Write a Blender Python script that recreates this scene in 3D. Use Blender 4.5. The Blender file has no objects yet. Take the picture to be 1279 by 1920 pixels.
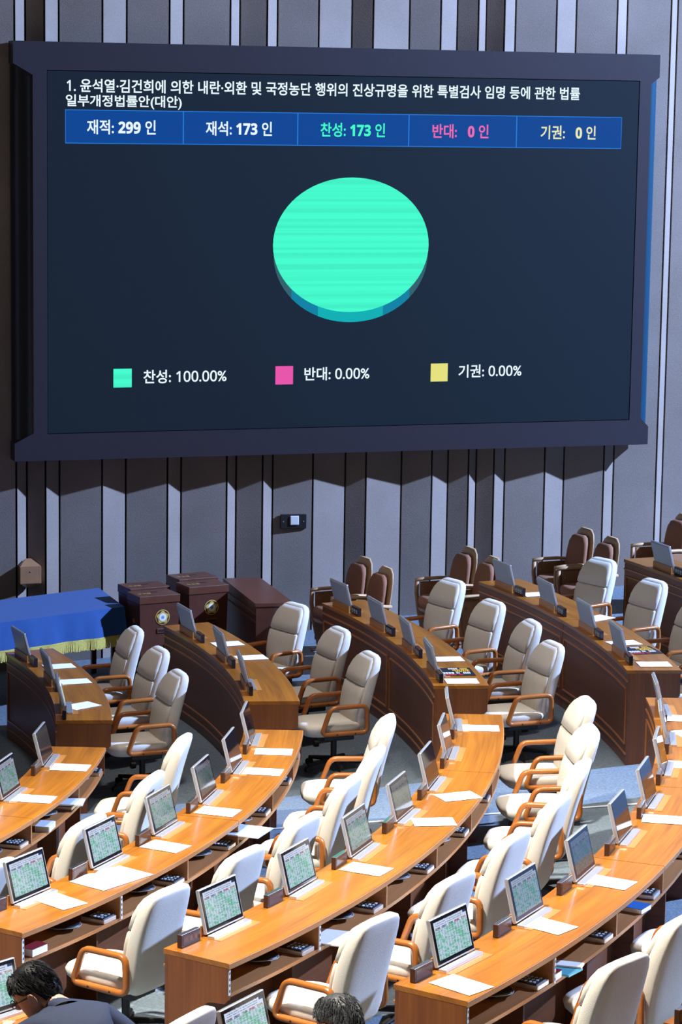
import bpy, bmesh, math, random
from mathutils import Vector, Matrix
random.seed(7)
sc = bpy.context.scene
COL = sc.collection
R_ = math.radians

# ------------------------------------------------------------------ camera
F_PX, PITCH, ROLL, CAM_H = 4900.0, R_(8.82786), 0.0149, 6.05
cp, sp, cr, sr = math.cos(PITCH), math.sin(PITCH), math.cos(ROLL), math.sin(ROLL)
fw, up0 = Vector((0, cp, -sp)), Vector((0, sp, cp))
right = Vector((1, 0, 0)) * cr + up0 * sr
upv = Vector((1, 0, 0)) * -sr + up0 * cr
cd = bpy.data.cameras.new('camera'); cam = bpy.data.objects.new('camera', cd); COL.objects.link(cam)
cam.matrix_world = Matrix(((right.x, upv.x, -fw.x, 0), (right.y, upv.y, -fw.y, 0), (right.z, upv.z, -fw.z, CAM_H), (0, 0, 0, 1)))
cd.sensor_fit = 'VERTICAL'; cd.sensor_height = 36.0; cd.lens = 36.0 * F_PX / 1920.0
cd.clip_start = 0.5; cd.clip_end = 200
sc.camera = cam
sc.view_settings.view_transform = 'Standard'; sc.view_settings.look = 'None'
sc.view_settings.gamma = 1.0; sc.view_settings.use_curve_mapping = False
sc.view_settings.exposure = 0.0

# ------------------------------------------------------------------ world and hall lights
w = bpy.data.worlds.new('hall_ambient'); sc.world = w; w.use_nodes = True
w.node_tree.nodes['Background'].inputs[0].default_value = (1.0, 0.84, 0.72, 1)
w.node_tree.nodes['Background'].inputs[1].default_value = 0.075

def spot(name, loc, target, power, color, angle, blend, radius):
    l = bpy.data.lights.new(name, 'SPOT'); l.energy = power; l.color = color
    l.spot_size = R_(angle); l.spot_blend = blend; l.shadow_soft_size = radius
    o = bpy.data.objects.new(name, l); COL.objects.link(o); o.location = loc
    o.rotation_euler = (Vector(target) - Vector(loc)).to_track_quat('-Z', 'Y').to_euler()
    return o
# ceiling spots over the near desks, a cool floodlight high on the right side, a weak one over the far desks
spot('ceiling_spot_near', (-3.5, 13.0, 15.0), (-0.2, 16.6, 0.6), 27500, (1.0, 0.94, 0.82), 46, 0.75, 0.35)
spot('ceiling_spot_middle', (3.0, 20.5, 15.0), (1.2, 18.5, 0.6), 9000, (1.0, 0.94, 0.86), 46, 0.8, 0.5)
spot('ceiling_spot_far', (-1.0, 21.5, 14.0), (0.3, 24.4, 0.8), 2700, (1.0, 0.87, 0.80), 36, 0.9, 0.6)
spot('flood_right_side', (20.0, 25.6, 14.5), (0.5, 26.0, 2.2), 86000, (0.39, 0.56, 1.0), 60, 0.5, 0.22)

# ------------------------------------------------------------------ materials
MATS = {}
def new_mat(name):
    m = bpy.data.materials.new(name); m.use_nodes = True
    nt = m.node_tree; b = nt.nodes['Principled BSDF']; MATS[name] = m
    return m, nt, b
def plain(name, col, rough=0.5, metal=0.0, spec=0.5, noise=0.0, nscale=30, bump=0.0, bscale=200, emit=None, estr=0.0, sheen=0.0):
    m, nt, b = new_mat(name)
    b.inputs['Base Color'].default_value = (*col, 1); b.inputs['Roughness'].default_value = rough
    b.inputs['Metallic'].default_value = metal; b.inputs['Specular IOR Level'].default_value = spec
    if sheen: b.inputs['Sheen Weight'].default_value = sheen
    if emit: b.inputs['Emission Color'].default_value = (*emit, 1); b.inputs['Emission Strength'].default_value = estr
    tc = nt.nodes.new('ShaderNodeTexCoord') if (noise or bump) else None
    if noise:
        n = nt.nodes.new('ShaderNodeTexNoise'); n.inputs['Scale'].default_value = nscale; n.inputs['Detail'].default_value = 4
        nt.links.new(tc.outputs['Object'], n.inputs['Vector'])
        mx = nt.nodes.new('ShaderNodeMix'); mx.data_type = 'RGBA'
        mx.inputs[6].default_value = (*[c * (1 - noise) for c in col], 1); mx.inputs[7].default_value = (*[min(1, c * (1 + noise)) for c in col], 1)
        nt.links.new(n.outputs['Fac'], mx.inputs[0]); nt.links.new(mx.outputs[2], b.inputs['Base Color'])
    if bump:
        n2 = nt.nodes.new('ShaderNodeTexNoise'); n2.inputs['Scale'].default_value = bscale
        nt.links.new(tc.outputs['Object'], n2.inputs['Vector'])
        bp = nt.nodes.new('ShaderNodeBump'); bp.inputs['Strength'].default_value = bump; bp.inputs['Distance'].default_value = 0.004
        nt.links.new(n2.outputs['Fac'], bp.inputs['Height']); nt.links.new(bp.outputs['Normal'], b.inputs['Normal'])
    return m
def wood(name, c1, c2, rough=0.33, along='u', coat=0.0):
    """grain stretched along the UV u axis"""
    m, nt, b = new_mat(name)
    tc = nt.nodes.new('ShaderNodeTexCoord'); mp = nt.nodes.new('ShaderNodeMapping')
    mp.inputs['Scale'].default_value = (1.6, 55, 1) if along == 'u' else (55, 1.6, 1)
    nt.links.new(tc.outputs['UV'], mp.inputs['Vector'])
    n = nt.nodes.new('ShaderNodeTexNoise'); n.inputs['Scale'].default_value = 1.0; n.inputs['Detail'].default_value = 6; n.inputs['Roughness'].default_value = 0.6
    nt.links.new(mp.outputs['Vector'], n.inputs['Vector'])
    mp2 = nt.nodes.new('ShaderNodeMapping'); mp2.inputs['Scale'].default_value = (0.7, 9, 1) if along == 'u' else (9, 0.7, 1)
    nt.links.new(tc.outputs['UV'], mp2.inputs['Vector'])
    n2 = nt.nodes.new('ShaderNodeTexNoise'); n2.inputs['Scale'].default_value = 1.0
    nt.links.new(mp2.outputs['Vector'], n2.inputs['Vector'])
    ad = nt.nodes.new('ShaderNodeMath'); ad.operation = 'ADD'
    nt.links.new(n.outputs['Fac'], ad.inputs[0]); nt.links.new(n2.outputs['Fac'], ad.inputs[1])
    cr_ = nt.nodes.new('ShaderNodeValToRGB'); cr_.color_ramp.elements[0].position = 0.36; cr_.color_ramp.elements[1].position = 0.66
    cr_.color_ramp.elements[0].color = (*c1, 1); cr_.color_ramp.elements[1].color = (*c2, 1)
    hf = nt.nodes.new('ShaderNodeMath'); hf.operation = 'MULTIPLY'; hf.inputs[1].default_value = 0.5
    nt.links.new(ad.outputs[0], hf.inputs[0]); nt.links.new(hf.outputs[0], cr_.inputs['Fac'])
    nt.links.new(cr_.outputs['Color'], b.inputs['Base Color'])
    b.inputs['Roughness'].default_value = rough; b.inputs['Coat Weight'].default_value = coat; b.inputs['Coat Roughness'].default_value = 0.12
    return m

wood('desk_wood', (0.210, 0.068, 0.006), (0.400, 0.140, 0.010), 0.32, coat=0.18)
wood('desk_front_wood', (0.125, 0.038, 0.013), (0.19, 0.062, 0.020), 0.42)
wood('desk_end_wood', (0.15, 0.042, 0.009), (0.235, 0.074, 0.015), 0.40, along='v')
wood('moulding_wood', (0.34, 0.125, 0.04), (0.42, 0.165, 0.05), 0.28)
wood('shelf_wood', (0.28, 0.115, 0.036), (0.38, 0.165, 0.055), 0.45)
wood('flap_wood', (0.36, 0.145, 0.032), (0.44, 0.185, 0.045), 0.4)
plain('arm_wood', (0.36, 0.115, 0.022), 0.28, noise=0.25, nscale=9)
plain('dark_red_wood', (0.085, 0.028, 0.017), 0.38, noise=0.3, nscale=12)
plain('dark_red_wood_top', (0.105, 0.036, 0.020), 0.36, noise=0.3, nscale=12)
plain('seat_wood', (0.32, 0.165, 0.08), 0.4, noise=0.25, nscale=10)
plain('seat_wood_rim', (0.55, 0.35, 0.19), 0.4)
plain('brown_fabric', (0.30, 0.135, 0.08), 0.9, bump=0.4, bscale=300, noise=0.15, nscale=40)
plain('nameplate_wood', (0.055, 0.022, 0.011), 0.35, spec=0.25, noise=0.3, nscale=30)
plain('nameplate_face', (0.05, 0.020, 0.011), 0.2, spec=0.25)
plain('nameplate_black', (0.012, 0.012, 0.02), 0.2)
plain('cream_fabric', (0.68, 0.64, 0.565), 0.85, noise=0.06, nscale=60, bump=0.5, bscale=260, sheen=0.15)
plain('black_plastic', (0.012, 0.012, 0.013), 0.45)
plain('chrome', (0.75, 0.75, 0.77), 0.25, metal=1.0)
plain('silver', (0.62, 0.62, 0.63), 0.32, metal=0.75)
plain('monitor_back', (0.42, 0.47, 0.52), 0.45, metal=0.1)
plain('black_glass', (0.006, 0.006, 0.008), 0.06, spec=0.6)
plain('paper', (0.88, 0.88, 0.90), 0.7)
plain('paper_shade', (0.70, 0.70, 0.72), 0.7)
plain('gold', (0.62, 0.44, 0.11), 0.4, metal=0.15)
plain('gold_fringe', (0.52, 0.43, 0.09), 0.75, noise=0.35, nscale=60)
plain('blue_cloth', (0.0025, 0.060, 0.235), 0.75, noise=0.12, nscale=15, bump=0.25, bscale=150, sheen=0.1)
plain('white_plastic', (0.72, 0.73, 0.72), 0.4)
plain('frame_dark', (0.024, 0.020, 0.026), 0.45, spec=0.3, noise=0.15, nscale=20, bump=0.05, bscale=300)
plain('frame_side_lit', (0.015, 0.075, 0.14), 0.3, metal=0.4)  # right cove: blue reflected light put into the colour
plain('frame_side_shaded', (0.006, 0.008, 0.014), 0.35)  # left cove: same frame side, its shade put into the colour
plain('seam_black', (0.004, 0.004, 0.005), 0.8)
plain('wall_backing', (0.01, 0.008, 0.008), 0.9)
plain('navy_suit', (0.013, 0.021, 0.050), 0.85, bump=0.3, bscale=250, noise=0.2, nscale=40)
plain('skin', (0.46, 0.25, 0.17), 0.55, noise=0.06, nscale=20)
plain('black_hair', (0.007, 0.006, 0.007), 0.55, spec=0.25, bump=0.9, bscale=60)
plain('grey_hair', (0.055, 0.057, 0.062), 0.45, noise=0.7, nscale=70, bump=1.0, bscale=80)
plain('white_shirt', (0.75, 0.76, 0.8), 0.7)
plain('trousers', (0.012, 0.014, 0.022), 0.85)
plain('blue_book', (0.01, 0.11, 0.36), 0.5)
plain('red_book', (0.22, 0.015, 0.02), 0.5)
plain('teal_print', (0.10, 0.42, 0.50), 0.4)
plain('leaflet_black', (0.010, 0.010, 0.016), 0.4)
plain('print_red', (0.50, 0.02, 0.02), 0.5)
plain('print_yellow', (0.75, 0.42, 0.03), 0.5)
plain('print_white', (0.75, 0.75, 0.76), 0.5)
plain('folder_pale', (0.50, 0.58, 0.66), 0.5)
plain('metal_strip', (0.75, 0.77, 0.8), 0.5, metal=0.2)
plain('emblem_blue', (0.20, 0.27, 0.45), 0.4)
plain('mesh_dark', (0.03, 0.025, 0.022), 0.6)

# carpet
m, nt, b = new_mat('carpet')
tc = nt.nodes.new('ShaderNodeTexCoord')
n1 = nt.nodes.new('ShaderNodeTexNoise'); n1.inputs['Scale'].default_value = 45; n1.inputs['Detail'].default_value = 5
n2 = nt.nodes.new('ShaderNodeTexNoise'); n2.inputs['Scale'].default_value = 1.3
for n in (n1, n2): nt.links.new(tc.outputs['Object'], n.inputs['Vector'])
cr1 = nt.nodes.new('ShaderNodeValToRGB'); cr1.color_ramp.elements[0].position = .3; cr1.color_ramp.elements[1].position = .7
cr1.color_ramp.elements[0].color = (0.085, 0.115, 0.145, 1); cr1.color_ramp.elements[1].color = (0.175, 0.225, 0.27, 1)
av = nt.nodes.new('ShaderNodeMix'); av.inputs[0].default_value = 0.3
nt.links.new(n1.outputs['Fac'], av.inputs[2]); nt.links.new(n2.outputs['Fac'], av.inputs[3])
nt.links.new(av.outputs[0], cr1.inputs['Fac']); nt.links.new(cr1.outputs['Color'], b.inputs['Base Color'])
b.inputs['Roughness'].default_value = 0.95
bp = nt.nodes.new('ShaderNodeBump'); bp.inputs['Strength'].default_value = 0.5; bp.inputs['Distance'].default_value = 0.01
nt.links.new(n1.outputs['Fac'], bp.inputs['Height']); nt.links.new(bp.outputs['Normal'], b.inputs['Normal'])
# acoustic wall cloth
m, nt, b = new_mat('wall_cloth')
tc = nt.nodes.new('ShaderNodeTexCoord')
n1 = nt.nodes.new('ShaderNodeTexNoise'); n1.inputs['Scale'].default_value = 120; n1.inputs['Detail'].default_value = 3
n2 = nt.nodes.new('ShaderNodeTexNoise'); n2.inputs['Scale'].default_value = 1.1; n2.inputs['Detail'].default_value = 4
for n in (n1, n2): nt.links.new(tc.outputs['Object'], n.inputs['Vector'])
av = nt.nodes.new('ShaderNodeMix'); av.inputs[0].default_value = 0.5
nt.links.new(n1.outputs['Fac'], av.inputs[2]); nt.links.new(n2.outputs['Fac'], av.inputs[3])
cr1 = nt.nodes.new('ShaderNodeValToRGB'); cr1.color_ramp.elements[0].position = .3; cr1.color_ramp.elements[1].position = .7
cr1.color_ramp.elements[0].color = (0.18, 0.145, 0.12, 1); cr1.color_ramp.elements[1].color = (0.30, 0.25, 0.215, 1)
nt.links.new(av.outputs[0], cr1.inputs['Fac']); nt.links.new(cr1.outputs['Color'], b.inputs['Base Color'])
b.inputs['Roughness'].default_value = 0.9
bp = nt.nodes.new('ShaderNodeBump'); bp.inputs['Strength'].default_value = 0.3; bp.inputs['Distance'].default_value = 0.006
nt.links.new(n1.outputs['Fac'], bp.inputs['Height']); nt.links.new(bp.outputs['Normal'], b.inputs['Normal'])
# fluted lower back cushion: fine vertical ribs
m, nt, b = new_mat('cream_fluted')
b.inputs['Base Color'].default_value = (0.65, 0.61, 0.535, 1); b.inputs['Roughness'].default_value = 0.85
tc = nt.nodes.new('ShaderNodeTexCoord'); wv = nt.nodes.new('ShaderNodeTexWave'); wv.inputs['Scale'].default_value = 9; wv.inputs['Distortion'].default_value = 1.5
wv.inputs['Detail'].default_value = 2
nt.links.new(tc.outputs['Object'], wv.inputs['Vector'])
bp = nt.nodes.new('ShaderNodeBump'); bp.inputs['Strength'].default_value = 0.35; bp.inputs['Distance'].default_value = 0.006
nt.links.new(wv.outputs['Fac'], bp.inputs['Height']); nt.links.new(bp.outputs['Normal'], b.inputs['Normal'])

def emis(name, col, strength, stripes=0.0):
    m, nt, b = new_mat(name)
    b.inputs['Specular IOR Level'].default_value = 0.12; b.inputs['Base Color'].default_value = (*[c * 0.02 for c in col], 1); b.inputs['Roughness'].default_value = 0.4
    b.inputs['Emission Color'].default_value = (*col, 1); b.inputs['Emission Strength'].default_value = strength
    if stripes:
        tc = nt.nodes.new('ShaderNodeTexCoord'); sp_ = nt.nodes.new('ShaderNodeSeparateXYZ')
        nt.links.new(tc.outputs['Object'], sp_.inputs[0])
        n = nt.nodes.new('ShaderNodeTexNoise'); n.noise_dimensions = '1D'; n.inputs['Scale'].default_value = 16; n.inputs['Detail'].default_value = 2
        nt.links.new(sp_.outputs['Z'], n.inputs['W'])
        mr = nt.nodes.new('ShaderNodeMapRange'); mr.inputs[1].default_value = .35; mr.inputs[2].default_value = .6
        mr.inputs[3].default_value = strength * (1 - stripes); mr.inputs[4].default_value = strength
        nt.links.new(n.outputs['Fac'], mr.inputs[0]); nt.links.new(mr.outputs[0], b.inputs['Emission Strength'])
    return m
m = emis('led_panel', (0.006, 0.010, 0.017), 0.7); MATS['led_panel'].node_tree.nodes['Principled BSDF'].inputs['Base Color'].default_value = (0.007, 0.012, 0.016, 1)
MATS['led_panel'].node_tree.nodes['Principled BSDF'].inputs['Roughness'].default_value = 0.45; MATS['led_panel'].node_tree.nodes['Principled BSDF'].inputs['Specular IOR Level'].default_value = 0.1
emis('led_white', (0.80, 0.93, 1.0), 1.0)
emis('led_green', (0.06, 0.97, 0.61), 1.0, 0.13)
emis('led_green_text', (0.06, 0.95, 0.55), 1.0)
emis('led_teal', (0.004, 0.42, 0.44), 1.0); emis('led_teal_mid', (0.004, 0.22, 0.36), 1.0); emis('led_teal_dark', (0.03, 0.12, 0.15), 1.0)
emis('led_pink', (0.80, 0.09, 0.40), 1.0)
emis('led_pink_text', (0.85, 0.14, 0.42), 1.0)
emis('led_yellow', (0.78, 0.74, 0.20), 1.0)
emis('led_yellow_text', (0.78, 0.80, 0.45), 1.0)
emis('led_blue', (0.0035, 0.060, 0.29), 1.0)
emis('led_line', (0.02, 0.20, 0.70), 1.0)

# monitor picture: title lines, button row and a grid of pale and green cells (UV 0..1)
def screen_mat(name, strength):
    m, nt, b = new_mat(name); N = nt.nodes; L = nt.links
    b.inputs['Base Color'].default_value = (0.006, 0.006, 0.008, 1); b.inputs['Roughness'].default_value = 0.08
    tc = N.new('ShaderNodeTexCoord'); s = N.new('ShaderNodeSeparateXYZ'); L.new(tc.outputs['UV'], s.inputs[0])
    def mth(op, a, b_=None):
        n = N.new('ShaderNodeMath'); n.operation = op
        for i, v in enumerate((a, b_)):
            if v is None: continue
            if isinstance(v, (int, float)): n.inputs[i].default_value = v
            else: L.new(v, n.inputs[i])
        return n.outputs[0]
    def mix(f, a, b_):
        n = N.new('ShaderNodeMix'); n.data_type = 'RGBA'
        if isinstance(f, (int, float)): n.inputs[0].default_value = f
        else: L.new(f, n.inputs[0])
        for i, v in ((6, a), (7, b_)):
            if isinstance(v, tuple): n.inputs[i].default_value = (*v, 1)
            else: L.new(v, n.inputs[i])
        return n.outputs[2]
    u, v = s.outputs['X'], s.outputs['Y']
    gu, gv = mth('MULTIPLY', u, 12), mth('MULTIPLY', v, 34)
    cmb = N.new('ShaderNodeCombineXYZ'); L.new(mth('FLOOR', gu), cmb.inputs[0]); L.new(mth('FLOOR', gv), cmb.inputs[1])
    wn = N.new('ShaderNodeTexWhiteNoise'); wn.noise_dimensions = '2D'; L.new(cmb.outputs[0], wn.inputs['Vector'])
    nz = N.new('ShaderNodeTexNoise'); nz.inputs['Scale'].default_value = 3.0; mpx = N.new('ShaderNodeMapping'); mpx.inputs['Scale'].default_value = (2.2, .5, 1)
    L.new(tc.outputs['UV'], mpx.inputs['Vector']); L.new(mpx.outputs['Vector'], nz.inputs['Vector'])
    green = mth('GREATER_THAN', mth('ADD', wn.outputs['Value'], mth('MULTIPLY', nz.outputs['Fac'], 1.4)), 1.36)
    cell = mix(green, (0.48, 0.66, 0.76), (0.20, 0.56, 0.42))
    # name lettering inside each cell
    fu, fv = mth('FRACT', gu), mth('FRACT', gv)
    tn = N.new('ShaderNodeTexWhiteNoise'); tn.noise_dimensions = '2D'
    c2 = N.new('ShaderNodeCombineXYZ'); L.new(mth('FLOOR', mth('MULTIPLY', u, 84)), c2.inputs[0]); L.new(mth('FLOOR', mth('MULTIPLY', v, 102)), c2.inputs[1]); L.new(c2.outputs[0], tn.inputs['Vector'])
    ink = mth('MULTIPLY', mth('GREATER_THAN', tn.outputs['Value'], .45), mth('MULTIPLY', mth('GREATER_THAN', fu, .2), mth('MULTIPLY', mth('LESS_THAN', fu, .8), mth('MULTIPLY', mth('GREATER_THAN', fv, .25), mth('LESS_THAN', fv, .8)))))
    cell = mix(mth('MULTIPLY', ink, .75), cell, (0.02, 0.05, 0.07))
    # header
    head = (0.62, 0.72, 0.92)
    line = mth('MULTIPLY', mth('GREATER_THAN', mth('SINE', mth('MULTIPLY', v, 115)), .15), mth('MULTIPLY', mth('GREATER_THAN', u, .05), mth('LESS_THAN', u, .86)))
    line = mth('MULTIPLY', line, mth('GREATER_THAN', tn.outputs['Value'], .35))
    hd = mix(mth('MULTIPLY', line, .75), head, (0.03, 0.04, 0.12))
    corner = mth('MULTIPLY', mth('GREATER_THAN', u, .9), mth('GREATER_THAN', v, .93))
    hd = mix(corner, hd, (0.01, 0.03, 0.12))
    bu = mth('MULTIPLY', u, 5); fb = mth('FRACT', bu)
    ramp = N.new('ShaderNodeValToRGB'); ramp.color_ramp.interpolation = 'CONSTANT'
    els = ramp.color_ramp.elements; els[0].color = (0.02, 0.02, 0.06, 1); els[1].position = .2; els[1].color = (0.01, 0.06, 0.25, 1)
    for p_, c_ in ((.4, (0.01, 0.18, 0.12, 1)), (.6, (0.30, 0.03, 0.12, 1)), (.8, (0.25, 0.22, 0.12, 1))):
        e = els.new(p_); e.color = c_
    L.new(u, ramp.inputs['Fac'])
    btn = mth('MULTIPLY', mth('GREATER_THAN', fb, .12), mth('LESS_THAN', fb, .88))
    bt = mix(btn, head, ramp.outputs['Color'])
    bt = mix(mth('MULTIPLY', mth('GREATER_THAN', tn.outputs['Value'], .62), mth('MULTIPLY', btn, .8)), bt, (0.7, 0.7, 0.75))
    inb = mth('MULTIPLY', mth('GREATER_THAN', v, .79), mth('LESS_THAN', v, .84))
    col = mix(mth('GREATER_THAN', v, .78), cell, hd); col = mix(inb, col, bt)
    L.new(col, b.inputs['Emission Color']); b.inputs['Emission Strength'].default_value = strength
    return m
screen_mat('screen_on', 0.95); screen_mat('screen_dim', 0.50); screen_mat('screen_low', 0.16)

# ------------------------------------------------------------------ helpers
def setp(o, label=None, cat=None, group=None, kind=None):
    if label: o['label'] = label
    if cat: o['category'] = cat
    if group: o['group'] = group
    if kind: o['kind'] = kind
    return o
def thing(name, label, cat, loc=(0, 0, 0), rz=0.0, group=None, kind=None):
    o = bpy.data.objects.new(name, None); COL.objects.link(o); o.location = loc; o.rotation_euler = (0, 0, rz)
    o.empty_display_size = 0.1
    return setp(o, label, cat, group, kind)
def build(name, verts, faces, mat, parent=None, uvs=None, smooth=False):
    me = bpy.data.meshes.new(name); me.from_pydata([tuple(v) for v in verts], [], faces); me.materials.append(MATS[mat])
    if uvs is not None:
        ul = me.uv_layers.new(name='UVMap')
        for poly in me.polygons:
            for li in poly.loop_indices: ul.data[li].uv = uvs[me.loops[li].vertex_index]
    bm = bmesh.new(); bm.from_mesh(me); bmesh.ops.recalc_face_normals(bm, faces=bm.faces); bm.to_mesh(me); bm.free()
    if smooth: me.shade_smooth() if smooth is True else me.set_sharp_from_angle(angle=R_(smooth)) if False else None
    if smooth:
        for p in me.polygons: p.use_smooth = True
        if smooth is not True: me.set_sharp_from_angle(angle=R_(smooth))
    o = bpy.data.objects.new(name, me); COL.objects.link(o)
    if parent: o.parent = parent
    return o
def inst(name, src, parent=None, loc=None, rz=None):
    o = bpy.data.objects.new(name, src.data); COL.objects.link(o)
    o.matrix_local = src.matrix_local.copy()
    if parent: o.parent = parent
    if loc is not None: o.location = loc
    if rz is not None: o.rotation_euler = (0, 0, rz)
    return o
def copy_tree(o, parent=None, skip=()):
    c = o.copy(); COL.objects.link(c); c.parent = parent
    if parent: c.matrix_parent_inverse = o.matrix_parent_inverse
    for ch in list(o.children):
        if ch.name.split('.')[0] not in skip: copy_tree(ch, c, skip)
    return c
BOXF = [(0, 3, 2, 1), (4, 5, 6, 7), (0, 1, 5, 4), (1, 2, 6, 5), (2, 3, 7, 6), (3, 0, 4, 7)]
def box(name, c, s, mat, parent=None, rot=None, bevel=0.0):
    """box centred at c, size s; rot = Matrix applied about c; UV from the box axes"""
    hx, hy, hz = s[0] / 2, s[1] / 2, s[2] / 2
    bm = bmesh.new(); bmesh.ops.create_cube(bm, size=1.0)
    for v in bm.verts: v.co = Vector((v.co.x * s[0], v.co.y * s[1], v.co.z * s[2]))
    if bevel: bmesh.ops.bevel(bm, geom=list(bm.edges), offset=bevel, segments=2, affect='EDGES', profile=0.5)
    ul = bm.loops.layers.uv.new('UVMap')
    for f in bm.faces:
        nx, ny, nz = abs(f.normal.x), abs(f.normal.y), abs(f.normal.z)
        for l in f.loops:
            p = l.vert.co
            l[ul].uv = (p.x, p.y) if nz >= max(nx, ny) else ((p.x, p.z) if ny >= nx else (p.y, p.z))
    for v in bm.verts:
        v.co = (rot @ v.co if rot else v.co) + Vector(c)
    me = bpy.data.meshes.new(name); bm.to_mesh(me); bm.free(); me.materials.append(MATS[mat])
    o = bpy.data.objects.new(name, me); COL.objects.link(o)
    if parent: o.parent = parent
    return o
def loft(name, secs, mat, parent=None, smooth=True, cap=True):
    n = len(secs[0]); verts = [p for s in secs for p in s]; faces = []
    for i in range(len(secs) - 1):
        for j in range(n):
            a, b_ = i * n + j, i * n + (j + 1) % n
            faces.append((a, b_, b_ + n, a + n))
    if cap:
        faces.append(tuple(range(n))); faces.append(tuple(range((len(secs) - 1) * n, len(secs) * n)))
    return build(name, verts, faces, mat, parent, smooth=smooth)
def sup(cx, cy, z, hx, hy, e=3.0, n=24):
    """super-ellipse section in the xy plane"""
    out = []
    for i in range(n):
        a = 2 * math.pi * i / n; c, s = math.cos(a), math.sin(a)
        out.append((cx + hx * math.copysign(abs(c) ** (2 / e), c), cy + hy * math.copysign(abs(s) ** (2 / e), s), z))
    return out
def sweep(name, path, w, h, mat, parent=None, closed=True, n=8, side=Vector((1, 0, 0))):
    """rounded bar swept along a planar path; w along `side`, h across it"""
    P = [Vector(p) for p in path]; m_ = len(P); secs = []
    for i in range(m_):
        a = P[(i - 1) % m_] if closed or i > 0 else P[i]; c = P[(i + 1) % m_] if closed or i < m_ - 1 else P[i]
        t = (c - a).normalized(); nn = t.cross(side).normalized()
        ring = []
        for k in range(n):
            an = 2 * math.pi * (k + .5) / n; cs, sn = math.cos(an), math.sin(an)
            ring.append(P[i] + side * (w / 2 * math.copysign(abs(cs) ** .7, cs)) + nn * (h / 2 * math.copysign(abs(sn) ** .7, sn)))
        secs.append(ring)
    if closed:
        verts = [p for s in secs for p in s]; faces = []
        for i in range(m_):
            for j in range(n):
                i2 = (i + 1) % m_
                faces.append((i * n + j, i * n + (j + 1) % n, i2 * n + (j + 1) % n, i2 * n + j))
        return build(name, verts, faces, mat, parent, smooth=True)
    return loft(name, secs, mat, parent)
def rounded(pts, r, seg=4):
    """round the corners of a closed polygon of 3-D points"""
    P = [Vector(p) for p in pts]; out = []
    for i, p in enumerate(P):
        a, c = P[i - 1], P[(i + 1) % len(P)]
        da, dc = (a - p).normalized(), (c - p).normalized()
        s0, s1 = p + da * r, p + dc * r
        for k in range(seg + 1):
            t = k / seg
            out.append((s0 * (1 - t) + p * t) * (1 - t) + (p * (1 - t) + s1 * t) * t)
    return out
def cyl(name, a, b_, r, mat, parent=None, n=12, r2=None):
    a, b_ = Vector(a), Vector(b_); d = (b_ - a).normalized()
    x = d.orthogonal().normalized(); y = d.cross(x); r2 = r if r2 is None else r2
    secs = [[a + (x * math.cos(2 * math.pi * i / n) + y * math.sin(2 * math.pi * i / n)) * r for i in range(n)],
            [b_ + (x * math.cos(2 * math.pi * i / n) + y * math.sin(2 * math.pi * i / n)) * r2 for i in range(n)]]
    return loft(name, secs, mat, parent, smooth=40)
def text_mesh(body, bold=0.0):
    cu = bpy.data.curves.new('lettering', 'FONT'); cu.body = body; cu.offset = bold; cu.resolution_u = 3
    o = bpy.data.objects.new('lettering', cu); COL.objects.link(o); bpy.context.view_layer.update()
    dg = bpy.context.evaluated_depsgraph_get(); me = bpy.data.meshes.new_from_object(o.evaluated_get(dg))
    bpy.data.objects.remove(o); bpy.data.curves.remove(cu)
    return me
DIGITS = {str(i): chr(0x1D7EC + i) for i in range(10)}      # bold and plain sans-serif figures
THIN = {str(i): chr(0x1D7E2 + i) for i in range(10)}
def text_obj(name, body, fit, mat, frame, parent, bold=0.0, split=True, thin=False):
    """lettering fitted to the rectangle fit=(u0,u1,v0,v1) on the plane frame(u,v)->point, one mesh for each word"""
    me = text_mesh(''.join((THIN if thin else DIGITS).get(c, c) for c in body), bold)
    co = [v.co.copy() for v in me.vertices]; polys = [tuple(p.vertices) for p in me.polygons]
    xs = [v.x for v in co]; ys = [v.y for v in co]
    x0, x1, y0, y1 = min(xs), max(xs), min(ys), max(ys); u0, u1, v0, v1 = fit
    spans = sorted((min(co[i].x for i in p), max(co[i].x for i in p)) for p in polys)
    words, cur = [], list(spans[0])
    for a, b_ in spans[1:]:
        if split and a - cur[1] > .17: words.append(cur); cur = [a, b_]
        else: cur[1] = max(cur[1], b_)
    words.append(cur); out = []
    for a, b_ in words:
        ps = [p for p in polys if a - 1e-4 <= min(co[i].x for i in p) <= b_ + 1e-4]
        ids = sorted({i for p in ps for i in p}); mp = {i: n for n, i in enumerate(ids)}
        vs = [frame(u0 + (co[i].x - x0) / (x1 - x0) * (u1 - u0), v0 + (co[i].y - y0) / (y1 - y0) * (v1 - v0)) for i in ids]
        m2 = bpy.data.meshes.new(name); m2.from_pydata([tuple(v) for v in vs], [], [tuple(mp[i] for i in p) for p in ps]); m2.materials.append(MATS[mat])
        o = bpy.data.objects.new(name, m2); COL.objects.link(o); o.parent = parent; out.append(o)
    bpy.data.meshes.remove(me)
    return out

# ------------------------------------------------------------------ hall plan: rows are arcs about one centre
CX, CY = -10.788, 22.018
ROW_R = {1: 8.799, 2: 10.486, 3: 12.194, 4: 13.940, 5: 15.690}
def ztop(k): return 0.74 + 0.154 * (k - 2)
def floor_z(r): return 0.09 * (r - 10.486) - 0.10
def pol(r, t): return CX + r * math.cos(R_(t)), CY + r * math.sin(R_(t))
def rad_of(x, y): return math.hypot(x - CX, y - CY)
def fz(x, y): return floor_z(rad_of(x, y))

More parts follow.
